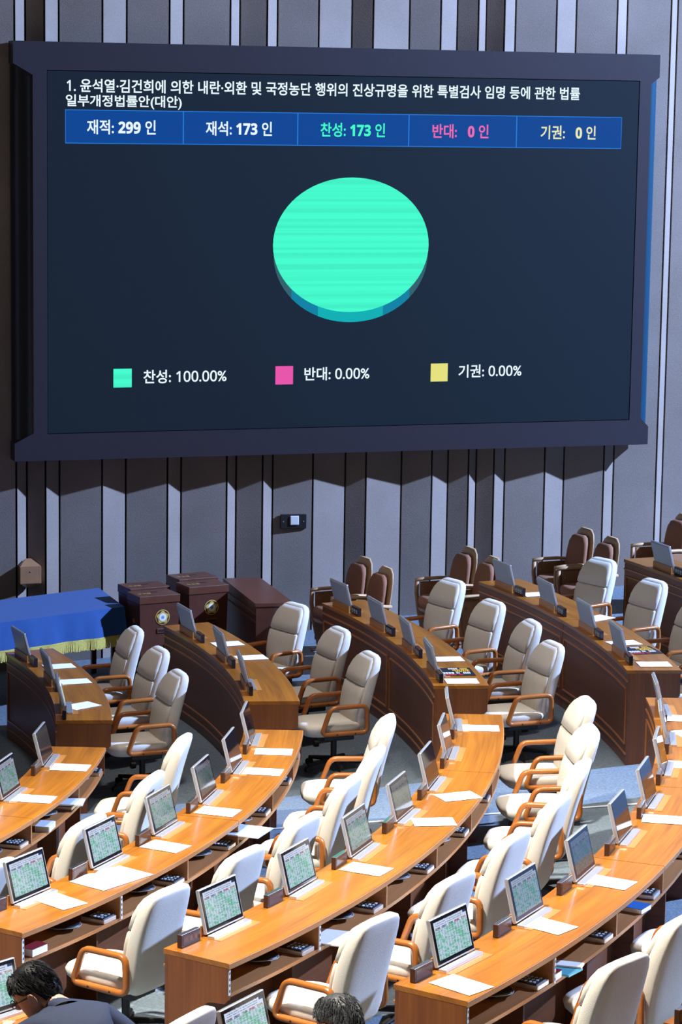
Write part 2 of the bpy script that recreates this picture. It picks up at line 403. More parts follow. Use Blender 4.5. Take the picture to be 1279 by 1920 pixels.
# floor: a gently rising cone of carpet
v_, f_ = [], []
rs = [5.0 + i * 1.0 for i in range(17)]; ts = [-75 + i * 3 for i in range(46)]
for r in rs:
    for t in ts: x, y = pol(r, t); v_.append((x, y, floor_z(r)))
for i in range(len(rs) - 1):
    for j in range(len(ts) - 1):
        a = i * len(ts) + j; f_.append((a, a + 1, a + 1 + len(ts), a + len(ts)))
floor = setp(build('floor', v_, f_, 'carpet', smooth=True), 'blue-grey carpeted floor rising gently to the right', kind='structure')
# metal strip across the carpet at the aisle
v_, f_ = [], []
for i in range(15):
    r = 9.0 + i * 0.45
    for t in (-1.0, -0.80): x, y = pol(r, t); v_.append((x, y, floor_z(r) + 0.006))
for i in range(14): f_.append((2 * i, 2 * i + 1, 2 * i + 3, 2 * i + 2))
setp(build('trim_1', v_, f_, 'metal_strip'), 'thin metal strip in the carpet along the aisle', kind='structure')

# ------------------------------------------------------------------ back wall of folded acoustic panels
WA = R_(17.9); WT = Vector((math.cos(WA), math.sin(WA), 0)); WN = Vector((math.sin(WA), -math.cos(WA), 0)); W0 = Vector((0, 29.6, 0))
def wp(s, z, off): return W0 + WT * s + WN * off + Vector((0, 0, z))
wall = thing('wall_back', 'tall back wall of folded grey acoustic panels', None, kind='structure')
grooves = [-3.775, -3.64, -3.45, -3.275, -2.815, -2.525, -2.07, -1.89, -1.385, -1.25, -0.965, -0.82, -0.37, 0.045, 0.265, 0.725, 1.065, 1.295, 1.515, 1.645, 1.83, 2.0, 2.465, 2.745, 3.215, 3.38, 3.89, 4.015]
grooves = [-5.6, -5.4, -4.95, -4.72, -4.4, -4.25] + grooves + [4.55, 4.75, 5.2, 5.35, 5.9, 6.1]
WZ0, WZ1, FOLD, GAP = -0.6, 9.2, 0.09, 0.011
deep = True            # the facet starting at the first groove recedes towards its right edge
for i in range(len(grooves) - 1):
    s0, s1 = grooves[i] + GAP, grooves[i + 1] - GAP
    d0, d1 = (FOLD, 0.0) if deep else (0.0, FOLD)
    deep = not deep
    t = 0.03
    vs = [wp(s0, WZ0, d0), wp(s1, WZ0, d1), wp(s1, WZ1, d1), wp(s0, WZ1, d0), wp(s0, WZ0, d0 - t), wp(s1, WZ0, d1 - t), wp(s1, WZ1, d1 - t), wp(s0, WZ1, d0 - t)]
    build('panel', vs, BOXF, 'wall_cloth', wall)
vs = [wp(s, z, o) for o in (-0.10, -0.04) for s, z in ((-5.8, WZ0), (6.3, WZ0), (6.3, WZ1), (-5.8, WZ1))]
build('backing', vs, BOXF, 'wall_backing', wall)

# ------------------------------------------------------------------ big voting display
FO = 0.35
disp = thing('display_board', 'huge dark vote display board with green pie chart on the wall', 'display', tuple(wp(0, 2.187, 0.1)))
disp_inv = Matrix.Translation(-disp.location)
def dl(s, z, off): return wp(s, z, off) - disp.location
U0, U1, V0, V1 = -3.84, 3.65, 2.187, 6.684          # outer
N0, N1 = -3.63, 3.55                                  # where the side coves begin
I0, I1, J0, J1 = -3.478, 3.408, 2.478, 6.386          # picture area
# front frame: four bars of one face plus edges (top and bottom run the full width, sides stop at the cove)
def slab(name, poly, f0, f1, mat, par):
    n = len(poly); vs = [dl(s, z, f1) for s, z in poly] + [dl(s, z, f0) for s, z in poly]
    fs = [tuple(range(n)), tuple(range(2 * n - 1, n - 1, -1))] + [(i, (i + 1) % n, n + (i + 1) % n, n + i) for i in range(n)]
    return build(name, vs, fs, mat, par)
CH = 0.10
slab('frame_top', [(U0, V1), (U0, V1 - .235), (N0, J1 - .055), (N0, J1), (N1, J1), (N1, J1 - .035), (U1, V1 - .255), (U1, V1)], 0.1, FO, 'frame_dark', disp)
slab('frame_bottom', [(U0, V0), (U1, V0), (U1, V0 + .21), (N1, J0 + .02), (N1, J0), (N0, J0), (N0, J0 + .015), (U0, V0 + .195)], 0.1, FO, 'frame_dark', disp)
slab('frame_stile', [(N0, J0), (I0, J0), (I0, J1), (N0, J1)], 0.1, FO, 'frame_dark', disp)
slab('frame_stile', [(I1, J0), (N1, J0), (N1, J1), (I1, J1)], 0.1, FO, 'frame_dark', disp)
# coves: quarter-round sides running back to the wall
for sgn, a, c in ((-1, N0, U0 + .012), (1, N1, U1 - .012)):
    vs, fs = [], []
    K = 8
    for i in range(K + 1):
        q = math.pi / 2 * i / K
        s = a + (c - a) * math.sin(q); dp = .05 if sgn > 0 else FO - .112; off = FO - .01 - dp * (1 - math.cos(q))
        vs += [dl(s, V0 + .05, off), dl(s, V1 - .05, off)]
    vs += [dl(c, V0 + .05, .1), dl(c, V1 - .05, .1)]
    for i in range(K + 1): fs.append((2 * i, 2 * i + 2, 2 * i + 3, 2 * i + 1))
    build('side_cove', vs, fs, 'frame_side_lit' if sgn > 0 else 'frame_side_shaded', disp, smooth=50)
slab('back_box', [(U0 + .02, V0 + .02), (U1 - .02, V0 + .02), (U1 - .02, V1 - .02), (U0 + .02, V1 - .02)], 0.092, 0.12, 'seam_black', disp)
panel = slab('screen_panel', [(I0 + .008, J0 + .008), (I1 - .008, J0 + .008), (I1 - .008, J1 - .008), (I0 + .008, J1 - .008)], 0.3, FO - .006, 'led_panel', disp)
slab('panel_gap', [(I0, J0), (I1, J0), (I1, J1), (I0, J1)], 0.28, 0.3, 'seam_black', disp)
PF = FO - .006
def rect(name, u0, u1, v0, v1, off, mat): return slab(name, [(u0, v0), (u1, v0), (u1, v1), (u0, v1)], PF, PF + off, mat, disp)
cols = [-3.278, -1.975, -0.678, 0.617, 1.907, 3.198]
rect('table_outline', cols[0], cols[-1], 5.612, 5.972, .001, 'led_line')
for i in range(5): rect('table_cell', cols[i] + .006, cols[i + 1] - .006, 5.620, 5.964, .002, 'led_blue')
fr = lambda off: (lambda u, v: dl(u, v, PF + off))
text_obj('title_text', '1. 윤석열·김건희에 의한 내란·외환 및 국정농단 행위의 진상규명을 위한 특별검사 임명 등에 관한 법률', (-3.262, 2.669, 6.156, 6.300), 'led_white', fr(.003), disp, 0.018, thin=True)
text_obj('title_text', '일부개정법률안(대안)', (-3.272, -1.995, 5.985, 6.132), 'led_white', fr(.003), disp, 0.018)
for body, u0, u1, mt in (('재적: 299 인', -3.042, -2.284, 'led_white'), ('재석: 173 인', -1.724, -0.974, 'led_white'), ('찬성: 173 인', -0.416, 0.336, 'led_green_text'), ('반대:   0 인', 0.896, 1.567, 'led_pink_text'), ('기권:   0 인', 2.2, 2.876, 'led_yellow_text')):
    text_obj('count_text', body, (u0, u1, 5.712, 5.868), mt, fr(.004), disp, 0.018)
# pie: bright disc over a darker rim
def ell(cx, cy, a, b_, n=72): return [(cx + a * math.cos(2 * math.pi * i / n), cy + b_ * math.sin(2 * math.pi * i / n)) for i in range(n)]
low = ell(-0.035, 4.415, .905, .755)
up_ = ell(-0.035, 4.520, .905, .748); nE = len(low)
for d0, d1, mt in ((180, 220, 'led_teal_dark'), (220, 245, 'led_teal_mid'), (245, 295, 'led_teal'), (295, 320, 'led_teal_mid'), (320, 360, 'led_teal_dark')):
    ids = [i % nE for i in range(d0 // 5, d1 // 5 + 1)]
    slab('pie_rim', [low[i] for i in ids] + [up_[i] for i in reversed(ids)], PF, PF + .002, mt, disp)
slab('pie_disc', ell(-0.035, 4.520, .912, .748), PF, PF + .004, 'led_green', disp)
for u, mt, body, t0, t1 in ((-2.747, 'led_green', '찬성: 100.00%', -2.412, -1.467), (-0.903, 'led_pink', '반대: 0.00%', -0.566, 0.2), (0.934, 'led_yellow', '기권: 0.00%', 1.269, 2.04)):
    rect('legend_square', u, u + .205, 2.973, 3.178, .002, mt)
    text_obj('legend_text', body, (t0, t1, 3.010, 3.160), 'led_white', fr(.003), disp, 0.016, thin=True)

# switch plate and the small wooden box on the wall
sw = thing('wall_switch', 'black wall plate with a white square button under the display', 'switch', tuple(wp(-0.588, 1.375, 0.06)))
M3 = Matrix.Rotation(WA - 0.14, 3, 'Z')
box('plate', (0, 0, 0), (.30, .03, .165), 'black_plastic', sw, M3, .006)
box('button', M3 @ Vector((0.01, -.02, .012)), (.10, .02, .105), 'white_plastic', sw, M3, .008)
for s in (-1, 1): box('screw', M3 @ Vector((s * .115, -.0165, .0)), (.012, .004, .012), 'silver', sw, M3)
wb = thing('wall_box', 'small brown wooden box with pointed top on the wall at left', 'box', tuple(wp(-3.64, 0.80, 0.13)))
M4 = Matrix.Rotation(WA, 3, 'Z')
box('body', (0, 0, .10), (.235, .13, .19), 'seat_wood', wb, M4, .004)
vs = [M4 @ Vector(p) for p in ((-.118, -.066, .195), (.118, -.066, .195), (.118, .066, .195), (-.118, .066, .195), (-.03, .066, .265), (.03, .066, .265))]
build('sloped_top', vs, [(0, 1, 2, 3), (0, 1, 5, 4), (1, 2, 5), (0, 4, 3), (2, 3, 4, 5)], 'seat_wood', wb)
vs = [M4 @ Vector(p) for p in ((-.118, -.066, .005), (.118, -.066, .005), (.118, .066, .005), (-.118, .066, .005), (-.03, .066, -.06), (.03, .066, -.06))]
build('sloped_bottom', vs, [(0, 1, 2, 3), (0, 1, 5, 4), (1, 2, 5), (0, 4, 3), (2, 3, 4, 5)], 'seat_wood', wb)
box('indicator', M4 @ Vector((0, -.068, .14)), (.012, .006, .012), 'silver', wb, M4)

# ------------------------------------------------------------------ desks
def arc(name, r0, r1, z0, z1, t0, t1, mat, parent, origin, step=0.8):
    n = max(2, int(abs(t1 - t0) / step) + 1); vs, fs, uv = [], [], []
    for i in range(n + 1):
        t = t0 + (t1 - t0) * i / n; al = R_(t) * (r0 + r1) / 2
        for r, z in ((r0, z0), (r1, z0), (r1, z1), (r0, z1)):
            x, y = pol(r, t); vs.append((x - origin[0], y - origin[1], z - origin[2])); uv.append((al, r + z))
    for i in range(n):
        a = 4 * i
        for j in range(4): fs.append((a + j, a + (j + 1) % 4, a + 4 + (j + 1) % 4, a + 4 + j))
    fs += [(0, 3, 2, 1), (4 * n, 4 * n + 1, 4 * n + 2, 4 * n + 3)]
    return build(name, vs, fs, mat, parent, uvs=uv)
def radial_plate(name, k, prof, t, th, mat, parent, origin):
    """profile of (dr, z) points extruded th metres along the arc about angle t"""
    R = ROW_R[k]; vs, uv = [], []
    tx, ty = -math.sin(R_(t)), math.cos(R_(t)); n = len(prof)
    for s in (-.5, .5):
        for dr, z in prof:
            x, y = pol(R + dr, t); vs.append((x + tx * th * s - origin[0], y + ty * th * s - origin[1], z - origin[2])); uv.append((dr, z))
    fs = [tuple(range(n)), tuple(range(2 * n - 1, n - 1, -1))] + [(i, (i + 1) % n, n + (i + 1) % n, n + i) for i in range(n)]
    return build(name, vs, fs, mat, parent, uvs=uv)
DEP = 0.50
def desk(k, ta, tb, divs, label, cap_a=True, cap_b=True, front_frames=1, slots=()):
    """curved desk of row k from angle ta (far end) to tb (near end), ta > tb"""
    R = ROW_R[k]; zt = ztop(k); zf0 = floor_z(R - DEP); tm = (ta + tb) / 2
    ox, oy = pol(R - .25, tm); oz = floor_z(R - .25); org = (ox, oy, oz)
    d = thing('curved_desk', label, 'desk', org, 0, 'curved wooden desks in rows')
    g = math.degrees(.004 / R)
    a, b_ = ta - g, tb + g
    top = arc('worktop', R - DEP, R, zt - .032, zt, a, b_, 'desk_wood', d, org)
    arc('edge_band', R - .004, R + .006, zt - .036, zt - .003, a, b_, 'shelf_wood', d, org)
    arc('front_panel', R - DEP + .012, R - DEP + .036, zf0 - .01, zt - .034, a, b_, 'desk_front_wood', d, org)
    # mouldings on the front: a rail below the top, a rail above the floor, and a raised rectangle
    rf = R - DEP + .012; q = math.degrees(.05 / R)
    def ml(z, a_, b2, th=.014, p=.012): arc('moulding', rf - p, rf, z - th / 2, z + th / 2, a_, b2, 'moulding_wood', d, org)
    H = zt - zf0
    ml(zt - .105, a, b_); ml(zf0 + .105, a, b_)
    sp_ = (a - b_) / front_frames
    for i in range(front_frames):
        fa, fb = a - sp_ * i - q, a - sp_ * (i + 1) + q
        ml(zt - .185, fa, fb); ml(zf0 + .19, fa, fb)
        for t in (fa, fb):
            dt = math.degrees(.007 / R)
            arc('moulding', rf - .012, rf, zf0 + .19, zt - .185, t + dt, t - dt, 'moulding_wood', d, org)
    # shelf compartment on the member's side
    th_ = math.degrees(.028 / R); a2, b2 = a - (th_ if cap_a else 0), b_ + (th_ if cap_b else 0)
    arc('shelf', R - .32, R - .015, zt - .225, zt - .200, a2, b2, 'shelf_wood', d, org)
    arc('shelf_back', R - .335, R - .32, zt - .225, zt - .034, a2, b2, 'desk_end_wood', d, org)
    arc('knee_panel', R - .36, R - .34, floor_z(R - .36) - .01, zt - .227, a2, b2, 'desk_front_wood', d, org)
    for t in divs:
        radial_plate('divider', k, [(-.318, zt - .199), (-.012, zt - .199), (-.012, zt - .034), (-.318, zt - .034)], t, .018, 'shelf_wood', d, org)
        radial_plate('support', k, [(-.338, floor_z(R - .33)), (-.20, floor_z(R - .2)), (-.20, zt - .227), (-.338, zt - .227)], t, .02, 'desk_front_wood', d, org)
    prof = [(-DEP + .012, zf0 - .01), (-.215, floor_z(R - .21) - .01)]
    for i in range(7):   # rounded knee cut-out at the member's corner
        an = math.pi / 2 * i / 6
        prof.append((-.215 + .10 - .10 * math.cos(an), zt - .36 + .09 * math.sin(an)) if i < 6 else (-.115, zt - .27))
    prof += [(-.03, zt - .262), (-.006, zt - .235), (-.006, zt - .033), (-DEP + .012, zt - .033)]
    e = math.degrees(.014 / R)
    if cap_a: radial_plate('end_panel', k, prof, a - e, .026, 'desk_end_wood', d, org)
    if cap_b: radial_plate('end_panel', k, prof, b_ + e, .026, 'desk_end_wood', d, org)
    for t in slots:      # slotted metal strip on the upright's front edge
        zz = [zt - .205, zt - .045]
        s = radial_plate('slotted_strip', k, [(-.005, zz[0]), (-.001, zz[0]), (-.001, zz[1]), (-.005, zz[1])], t, .017, 'white_plastic', d, org)
        for j in range(4):
            z = zt - .185 + .037 * j
            radial_plate('slot', k, [(-.003, z), (.0005, z), (.0005, z + .016), (-.003, z + .016)], t, .007, 'black_plastic', s, org)
    return d
ROWN = {1: 'leftmost', 2: 'second', 3: 'third', 4: 'fourth', 5: 'rightmost'}
ORD = ['first', 'second', 'third', 'fourth', 'fifth', 'sixth', 'seventh', 'eighth']
# seat angles (monitor centres), far block and near block, counted from the aisle
FAR = {1: [8.4, 16.15, 23.85], 2: [9.3, 16.0, 22.9], 3: [7.75, 12.95, 18.05, 23.1], 4: [7.45, 12.3, 17.2, 21.95], 5: [21.0]}
NEAR = {1: [-4.9, -12.45, -20.1, -27.8], 2: [-2.85, -8.25, -13.6, -19.05, -24.45, -29.85], 3: [-2.45, -7.23, -12.0, -16.75, -21.5, -26.3, -31.1],
        4: [-2.2, -6.45, -10.6, -14.75, -19.0, -23.25, -27.5, -31.75], 5: [-32.4]}
def mids(l): return [(p + q) / 2 for p, q in zip(l, l[1:])]
FE = {1: 5.3, 2: 5.57, 3: 5.1, 4: 4.72, 5: 4.5}      # far block: aisle-side end
FZ = {1: 26.3, 2: 26.0, 3: 25.0, 4: 24.1, 5: 23.9}   # far block: outer end
NE = {1: -1.2, 2: -0.5, 3: -0.2, 4: 0.1, 5: -29.0}; NZ = {1: -33.2, 2: -33.3, 3: -33.7, 4: -34.1, 5: -34.2}
desk(1, FZ[1], FE[1], mids(FAR[1]), 'short curved wooden desk beside the blue-covered table, leftmost in the far block')
desk(2, FZ[2], FE[2], mids(FAR[2]), 'short curved wooden desk in front of the ballot boxes in the far block')
m3 = (FAR[3][1] + FAR[3][2]) / 2; m4 = (FAR[4][1] + FAR[4][2]) / 2
desk(3, FZ[3], m3, [(FAR[3][2] + FAR[3][3]) / 2], 'dark curved desk half nearest the wall, third row of the far block', cap_b=False)
desk(3, m3, FE[3], [(FAR[3][0] + FAR[3][1]) / 2], 'dark curved desk half beside the aisle, third row of the far block', cap_a=False)
desk(4, FZ[4], m4, [(FAR[4][2] + FAR[4][3]) / 2], 'dark curved desk half nearest the wall, fourth row of the far block', cap_b=False)
desk(4, m4, FE[4], [(FAR[4][0] + FAR[4][1]) / 2], 'dark curved desk half beside the aisle, fourth row of the far block', cap_a=False)
desk(5, FZ[5], 14.0, [18.0], 'dark curved desk at the right edge, rightmost row of the far block', cap_b=False)
def near_units(k, cuts, labels, slots=()):
    ends = [NE[k]] + cuts + [NZ[k]]; md = mids(NEAR[k])
    for i in range(len(ends) - 1):
        a, b_ = ends[i], ends[i + 1]
        desk(k, a, b_, [t for t in md if b_ - .2 < t < a - .3], labels[i], cap_a=(i == 0), cap_b=(i == len(ends) - 2), slots=[t for t in slots if b_ - .1 <= t < a])
e_ = lambda k: NZ[k] + math.degrees(.018 / ROW_R[k])
near_units(1, [-16.3], ['orange wood curved desk at the left edge beside the aisle, leftmost near row', 'orange wood curved desk cut by the left edge below the first one, leftmost near row'])
near_units(2, [-16.6], ['aisle-side unit of the second near curved desk, in orange wood', 'front unit of the second near curved desk with open shelves, in orange wood'], [-27.15, e_(2)])
near_units(3, [-9.7], ['aisle-side unit of the third near curved desk, in orange wood', 'long front unit of the third near curved desk with glossy orange top'], [-28.7, e_(3)])
near_units(4, [-12.7, -21.3], ['aisle-side unit of the fourth near curved desk at the right edge', 'middle unit of the fourth near curved desk near the right edge', 'front unit of the fourth near curved desk with papers on its shelves'], [-29.6, e_(4)])
near_units(5, [], ['curved desk end just showing in the bottom right corner'])
# next block beyond the front aisle (mostly below the frame)
NEXT = {3: [-41.3], 4: [-40.1]}
desk(3, -39.0, -46.0, [-43.8], 'curved desk in the bottom left corner in front of the man in navy', cap_b=False)
desk(4, -38.2, -45.0, [-42.3], 'curved desk at the bottom edge in front of the grey-haired man', cap_b=False)

# ------------------------------------------------------------------ monitors
TILT = R_(14)
def make_monitor(mat):
    r = thing('desk_monitor', 'x', 'monitor', (0, 0, 0), 0, 'flip-up desk monitors')
    W, Hh, T = .43, .285, .024
    rot = Matrix.Rotation(TILT, 3, 'X')        # top leans towards -y
    P = lambda x, y, z: rot @ Vector((x, y, z)) + Vector((0, 0, .022))
    box('casing', P(0, -T / 2, Hh / 2), (W, T, Hh), 'silver', r, rot, .006)
    box('back_cover', P(0, -T - .003, Hh / 2), (W - .02, .008, Hh - .02), 'monitor_back', r, rot, .003)
    g = box('glass', P(0, .0012, Hh / 2 + .002), (W - .022, .003, Hh - .020), 'black_glass', r, rot)
    sw_, sh = W - .062, Hh - .060
    vs = [P(x, .0036, Hh / 2 + .004 + z) for x, z in ((sw_ / 2, -sh / 2), (-sw_ / 2, -sh / 2), (-sw_ / 2, sh / 2), (sw_ / 2, sh / 2))]
    build('display', vs, [(0, 1, 2, 3)], mat, g, uvs=[(0, 0), (1, 0), (1, 1), (0, 1)]) if mat else None
    box('base_bar', (0, .030, .010), (W + .004, .052, .018), 'silver', r, None, .004)
    box('desk_flap', (-.012, .045, .0015), (W + .035, .125, .003), 'flap_wood', r)
    box('rear_lid', (0, -.048, .035), (W, .012, .07), 'flap_wood', r)
    return r
def make_nameplate(marks, w=.20):
    r = thing('nameplate', 'x', 'nameplate', (0, 0, 0), 0, 'wooden nameplates on the desks')
    box('block', (0, 0, .043), (w, .034, .085), 'nameplate_wood', r, None, .003)
    box('face', (0, .0175, .045), (w - .03, .002, .055), 'nameplate_face', r)
    box('silver_top', (0, 0, .0862), (w - .006, .03, .002), 'chrome', r)
    return r
def make_dark_nameplate():
    r = thing('nameplate', 'x', 'nameplate', (0, 0, 0), 0, 'wooden nameplates on the desks')
    box('block', (0, 0, .043), (.20, .036, .085), 'nameplate_black', r, None, .003)
    box('rim', (0, 0, .0862), (.194, .032, .002), 'nameplate_wood', r)
    for i in (-1, 0, 1):      # pale characters too small to read
        vs, fs = [], []
        for (x0, x1, z0, z1) in ((-.018, .018, .058, .064), (-.018, -.011, .036, .064), (-.012, .018, .044, .049), (.010, .017, .026, .060), (-.016, .012, .026, .031)):
            b0 = len(vs); vs += [(i * .055 + x, -.0187, z) for x, z in ((x0, z0), (x1, z0), (x1, z1), (x0, z1))]; fs.append((b0, b0 + 1, b0 + 2, b0 + 3))
        build('character', vs, fs, 'folder_pale', r)
    return r
mon_src = {s: make_monitor(s) for s in ('screen_on', 'screen_dim', 'screen_low', None)}
np_src = make_nameplate(False); npd_src = make_dark_nameplate()
used = set()
def take(src):
    if id(src) in used: return copy_tree(src)
    used.add(id(src)); return src
def on_desk(o, k, t, dr, dx, yaw=0.0, dz=0.0):
    """stand o on row k's worktop at seat angle t; dx metres towards the near side"""
    R = ROW_R[k] + dr; t2 = t - math.degrees(dx / R)
    x, y = pol(R, t2); o.location = (x, y, ztop(k) + dz); o.rotation_euler = (0, 0, R_(t2 - 90 + yaw)); return o
def where(k, blk, i): return f'{ORD[i]} from the aisle, {ROWN[k]} row, {blk} block'
for blk, table in (('far', FAR), ('near', NEAR)):
    for k, angs in table.items():
        for i, t in enumerate(angs):
            if blk == 'far': s = 'screen_on'
            else:
                lim = {1: (-18, -10, -8), 2: (-21, -17, -13), 3: (-25, -20, -16), 4: (-30, -26, -22), 5: (-30, -29, -28)}[k]
                s = 'screen_on' if t < lim[0] else ('screen_dim' if t < lim[1] else ('screen_low' if t < lim[2] else None))
            o = take(mon_src[s])
            st = {'screen_on': 'lit vote table', 'screen_dim': 'dim screen', 'screen_low': 'nearly dark screen', None: 'dark glossy screen'}[s]
            o['label'] = f'grey back of desk monitor, {where(k, blk, i)}' if blk == 'far' else f'silver monitor with {st}, {where(k, blk, i)}'
            if k == 5: o['label'] = 'grey back of desk monitor on the rightmost far desk' if blk == 'far' else 'silver monitor on the desk in the bottom right corner'
            on_desk(o, k, t, -.40, 0, random.uniform(-1.5, 1.5))
            p = take(npd_src if blk == 'far' else np_src)
            p['label'] = f'{"black" if blk == "far" else "brown wooden"} nameplate, {where(k, blk, i)}'
            if k == 5: p['label'] = 'black nameplate on the rightmost far desk' if blk == 'far' else 'brown wooden nameplate in the bottom right corner'
            on_desk(p, k, t, -.42, .375 if blk == 'near' else .34, random.uniform(-2, 2))
            if blk == 'near' and k == 3 and i == 6:
                rr = p.location.copy(); M = Matrix.Rotation(p.rotation_euler.z, 3, 'Z')
                text_obj('name_lettering', '이 종 욱', (-.065, .065, .030, .060), 'print_white' if False else 'flap_wood', lambda u, v: Vector((-u, .0192, v)), p, 0.004)
for k, yaw, lb in ((3, 0, 'silver monitor with lit vote table in the bottom left corner'), (4, 9, 'silver monitor with lit vote table at the bottom edge beside the grey-haired man')):
    o = take(mon_src['screen_on']); o['label'] = lb; on_desk(o, k, NEXT[k][0], -.40, 0, yaw)

# ------------------------------------------------------------------ cream office chairs
def make_chair():
    r = thing('office_chair', 'x', 'chair', (0, 0, 0), 0, 'cream office chairs along the desks')
    # back shell; y forward
    prof = [(.36, -.185, .160, .035), (.40, -.195, .200, .052), (.47, -.202, .222, .064), (.58, -.212, .234, .070), (.70, -.236, .240, .072), (.80, -.262, .240, .071),
            (.90, -.294, .234, .067), (.98, -.324, .222, .061), (1.035, -.346, .204, .053), (1.066, -.359, .178, .042), (1.085, -.367, .132, .026)]
    back = loft('backrest', [sup(0, y, z, w_, t, 4.2, 32) for z, y, w_, t in prof], 'cream_fabric', r)
    low = [(.47, -.150, .165, .020), (.49, -.146, .196, .032), (.60, -.154, .218, .036), (.72, -.178, .226, .036), (.80, -.200, .227, .032), (.815, -.204, .218, .018)]
    loft('back_cushion', [sup(0, y, z, w_, t, 3.5, 24) for z, y, w_, t in low], 'cream_fluted', r)
    hd = [(.822, -.208, .216, .018), (.835, -.210, .225, .036), (.92, -.242, .222, .044), (.99, -.278, .208, .042), (1.035, -.304, .186, .034), (1.066, -.330, .150, .018)]
    loft('headrest', [sup(0, y, z, w_, t, 3.4, 24) for z, y, w_, t in hd], 'cream_fabric', r)
    st = [(.350, .04, .150, .190), (.368, .06, .215, .270), (.41, .075, .246, .305), (.45, .080, .252, .312), (.475, .075, .244, .302), (.488, .07, .215, .27), (.492, .06, .15, .20)]
    loft('seat', [sup(0, y, z, a, b_, 4.0, 32) for z, y, a, b_ in st], 'cream_fabric', r)
    for s in (-1, 1):
        x = s * .275
        path = rounded([(x, .225, .405), (x, .135, .650), (x, -.215, .655), (x, -.225, .405)], .055, 4)
        a = sweep('armrest', path, .050, .042, 'arm_wood', r)
        for y in (-.10, .08): cyl('bolt', (x + s * .022, y, .405), (x + s * .0265, y, .405), .008, 'black_plastic', a, 8)
    box('mechanism', (0, -.01, .325), (.24, .30, .05), 'black_plastic', r, None, .012)
    cyl('lever', (.1, .02, .32), (.24, .04, .315), .007, 'black_plastic', r, 8)
    cyl('column', (0, 0, .09), (0, 0, .31), .028, 'black_plastic', r, 14)
    for i in range(5):
        an = R_(90 + 72 * i + 14); c, s = math.cos(an), math.sin(an)
        cyl('base_leg', (c * .02, s * .02, .105), (c * .285, s * .285, .075), .026, 'black_plastic', r, 8, .017)
        cyl('caster', (c * .285 - s * .022, s * .285 + c * .022, .033), (c * .285 + s * .022, s * .285 - c * .022, .033), .032, 'black_plastic', r, 12)
    return r
chair_src = make_chair()
def chair(k, t, dr, yaw, label):
    o = take(chair_src); dr -= .05; x, y = pol(ROW_R[k] + dr, t)
    o.location = (x, y, floor_z(ROW_R[k] + dr)); o.rotation_euler = (0, 0, R_(t + 90 + yaw)); o['label'] = label; return o
CH_FAR = {1: [(9.5, .36, 12), (16.1, .35, 8), (22.7, .38, -4)], 2: [(9.0, .45, 12), (15.2, .42, 10), (21.8, .40, 16)],
          3: [(7.3, .40, 14), (12.0, .44, 4), (16.6, .40, 12), (21.9, .44, 12)], 4: [(7.2, .42, 8), (11.9, .40, 10), (16.4, .38, 14), (21.4, .40, 16)]}
CH_NEAR = {1: [(-5.4, .46, 0), (-13.0, .50, 0), (-20.8, .52, -4), (-28.3, .52, -6)], 2: [(-3.9, .46, 5), (-9.4, .47, 0), (-13.9, .44, -3), (-19.9, .46, -5), (-24.6, .42, -5), (-29.9, .42, -4)],
           3: [(-3.0, .40, 12), (-7.6, .43, 14), (-12.4, .46, 2), (-16.8, .46, -3), (-21.4, .42, -5), (-26.2, .42, -6), (-30.9, .40, -5)],
           4: [(-23.6, .42, -4), (-28.4, .42, -6), (-32.0, .46, -10)]}
for blk, table in (('far', CH_FAR), ('near', CH_NEAR)):
    for k, l in table.items():
        for i, (t, dr, yaw) in enumerate(l):
            j = i + 5 if (blk == 'near' and k == 4) else i
            chair(k, t, dr, yaw, f'cream fabric office chair, {where(k, blk, j)}')
chair(3, -40.4, .62, 10, 'cream office chair whose top shows at the bottom edge behind the man in navy')

# ------------------------------------------------------------------ papers, leaflets and things on the shelves
def paper(k, t, dr, yaw=0.0, label='', w=.21, l=.297, th=.002, mat='paper', fold=0.0, name='paper_sheet', dz=0.0):
    n = 6; vs, fs = [], []
    for z in (0, th):
        for i in range(n + 1):
            y = -l / 2 + l * i / n
            for x in (-w / 2, w / 2): vs.append((x, y, z + fold * (max(0, i / n - .6) ** 2) + .0006 * math.sin(i * 2.1)))
    m_ = 2 * (n + 1)
    for i in range(n):
        a = 2 * i; fs += [(a, a + 1, a + 3, a + 2), (m_ + a, m_ + a + 2, m_ + a + 3, m_ + a + 1), (a, a + 2, m_ + a + 2, m_ + a), (a + 1, m_ + a + 1, m_ + a + 3, a + 3)]
    fs += [(0, m_, m_ + 1, 1), (2 * n, 2 * n + 1, m_ + 2 * n + 1, m_ + 2 * n)]
    o = build(name, vs, fs, mat); setp(o, label, 'paper', 'white papers on the desks')
    return on_desk(o, k, t, dr, 0, yaw, .0036 + dz)
FP = [(1, 20.6, -.20, 0, 2), (1, 15.9, -.20, 4, 1), (1, 9.1, -.25, 35, 0), (2, 19.8, -.20, 2, 2), (2, 16.0, -.15, 2, 1), (3, 10.5, -.18, 0, 1), (3, 5.95, -.22, 0, 0), (4, 20.4, -.25, 0, 3), (4, 14.8, -.12, 28, 2), (4, 9.75, -.25, 10, 1), (4, 5.75, -.20, 0, 0)]
for k, t, dr, yaw, i in FP: paper(k, t, dr, yaw, f'white paper sheet, {where(k, "far", i)}')
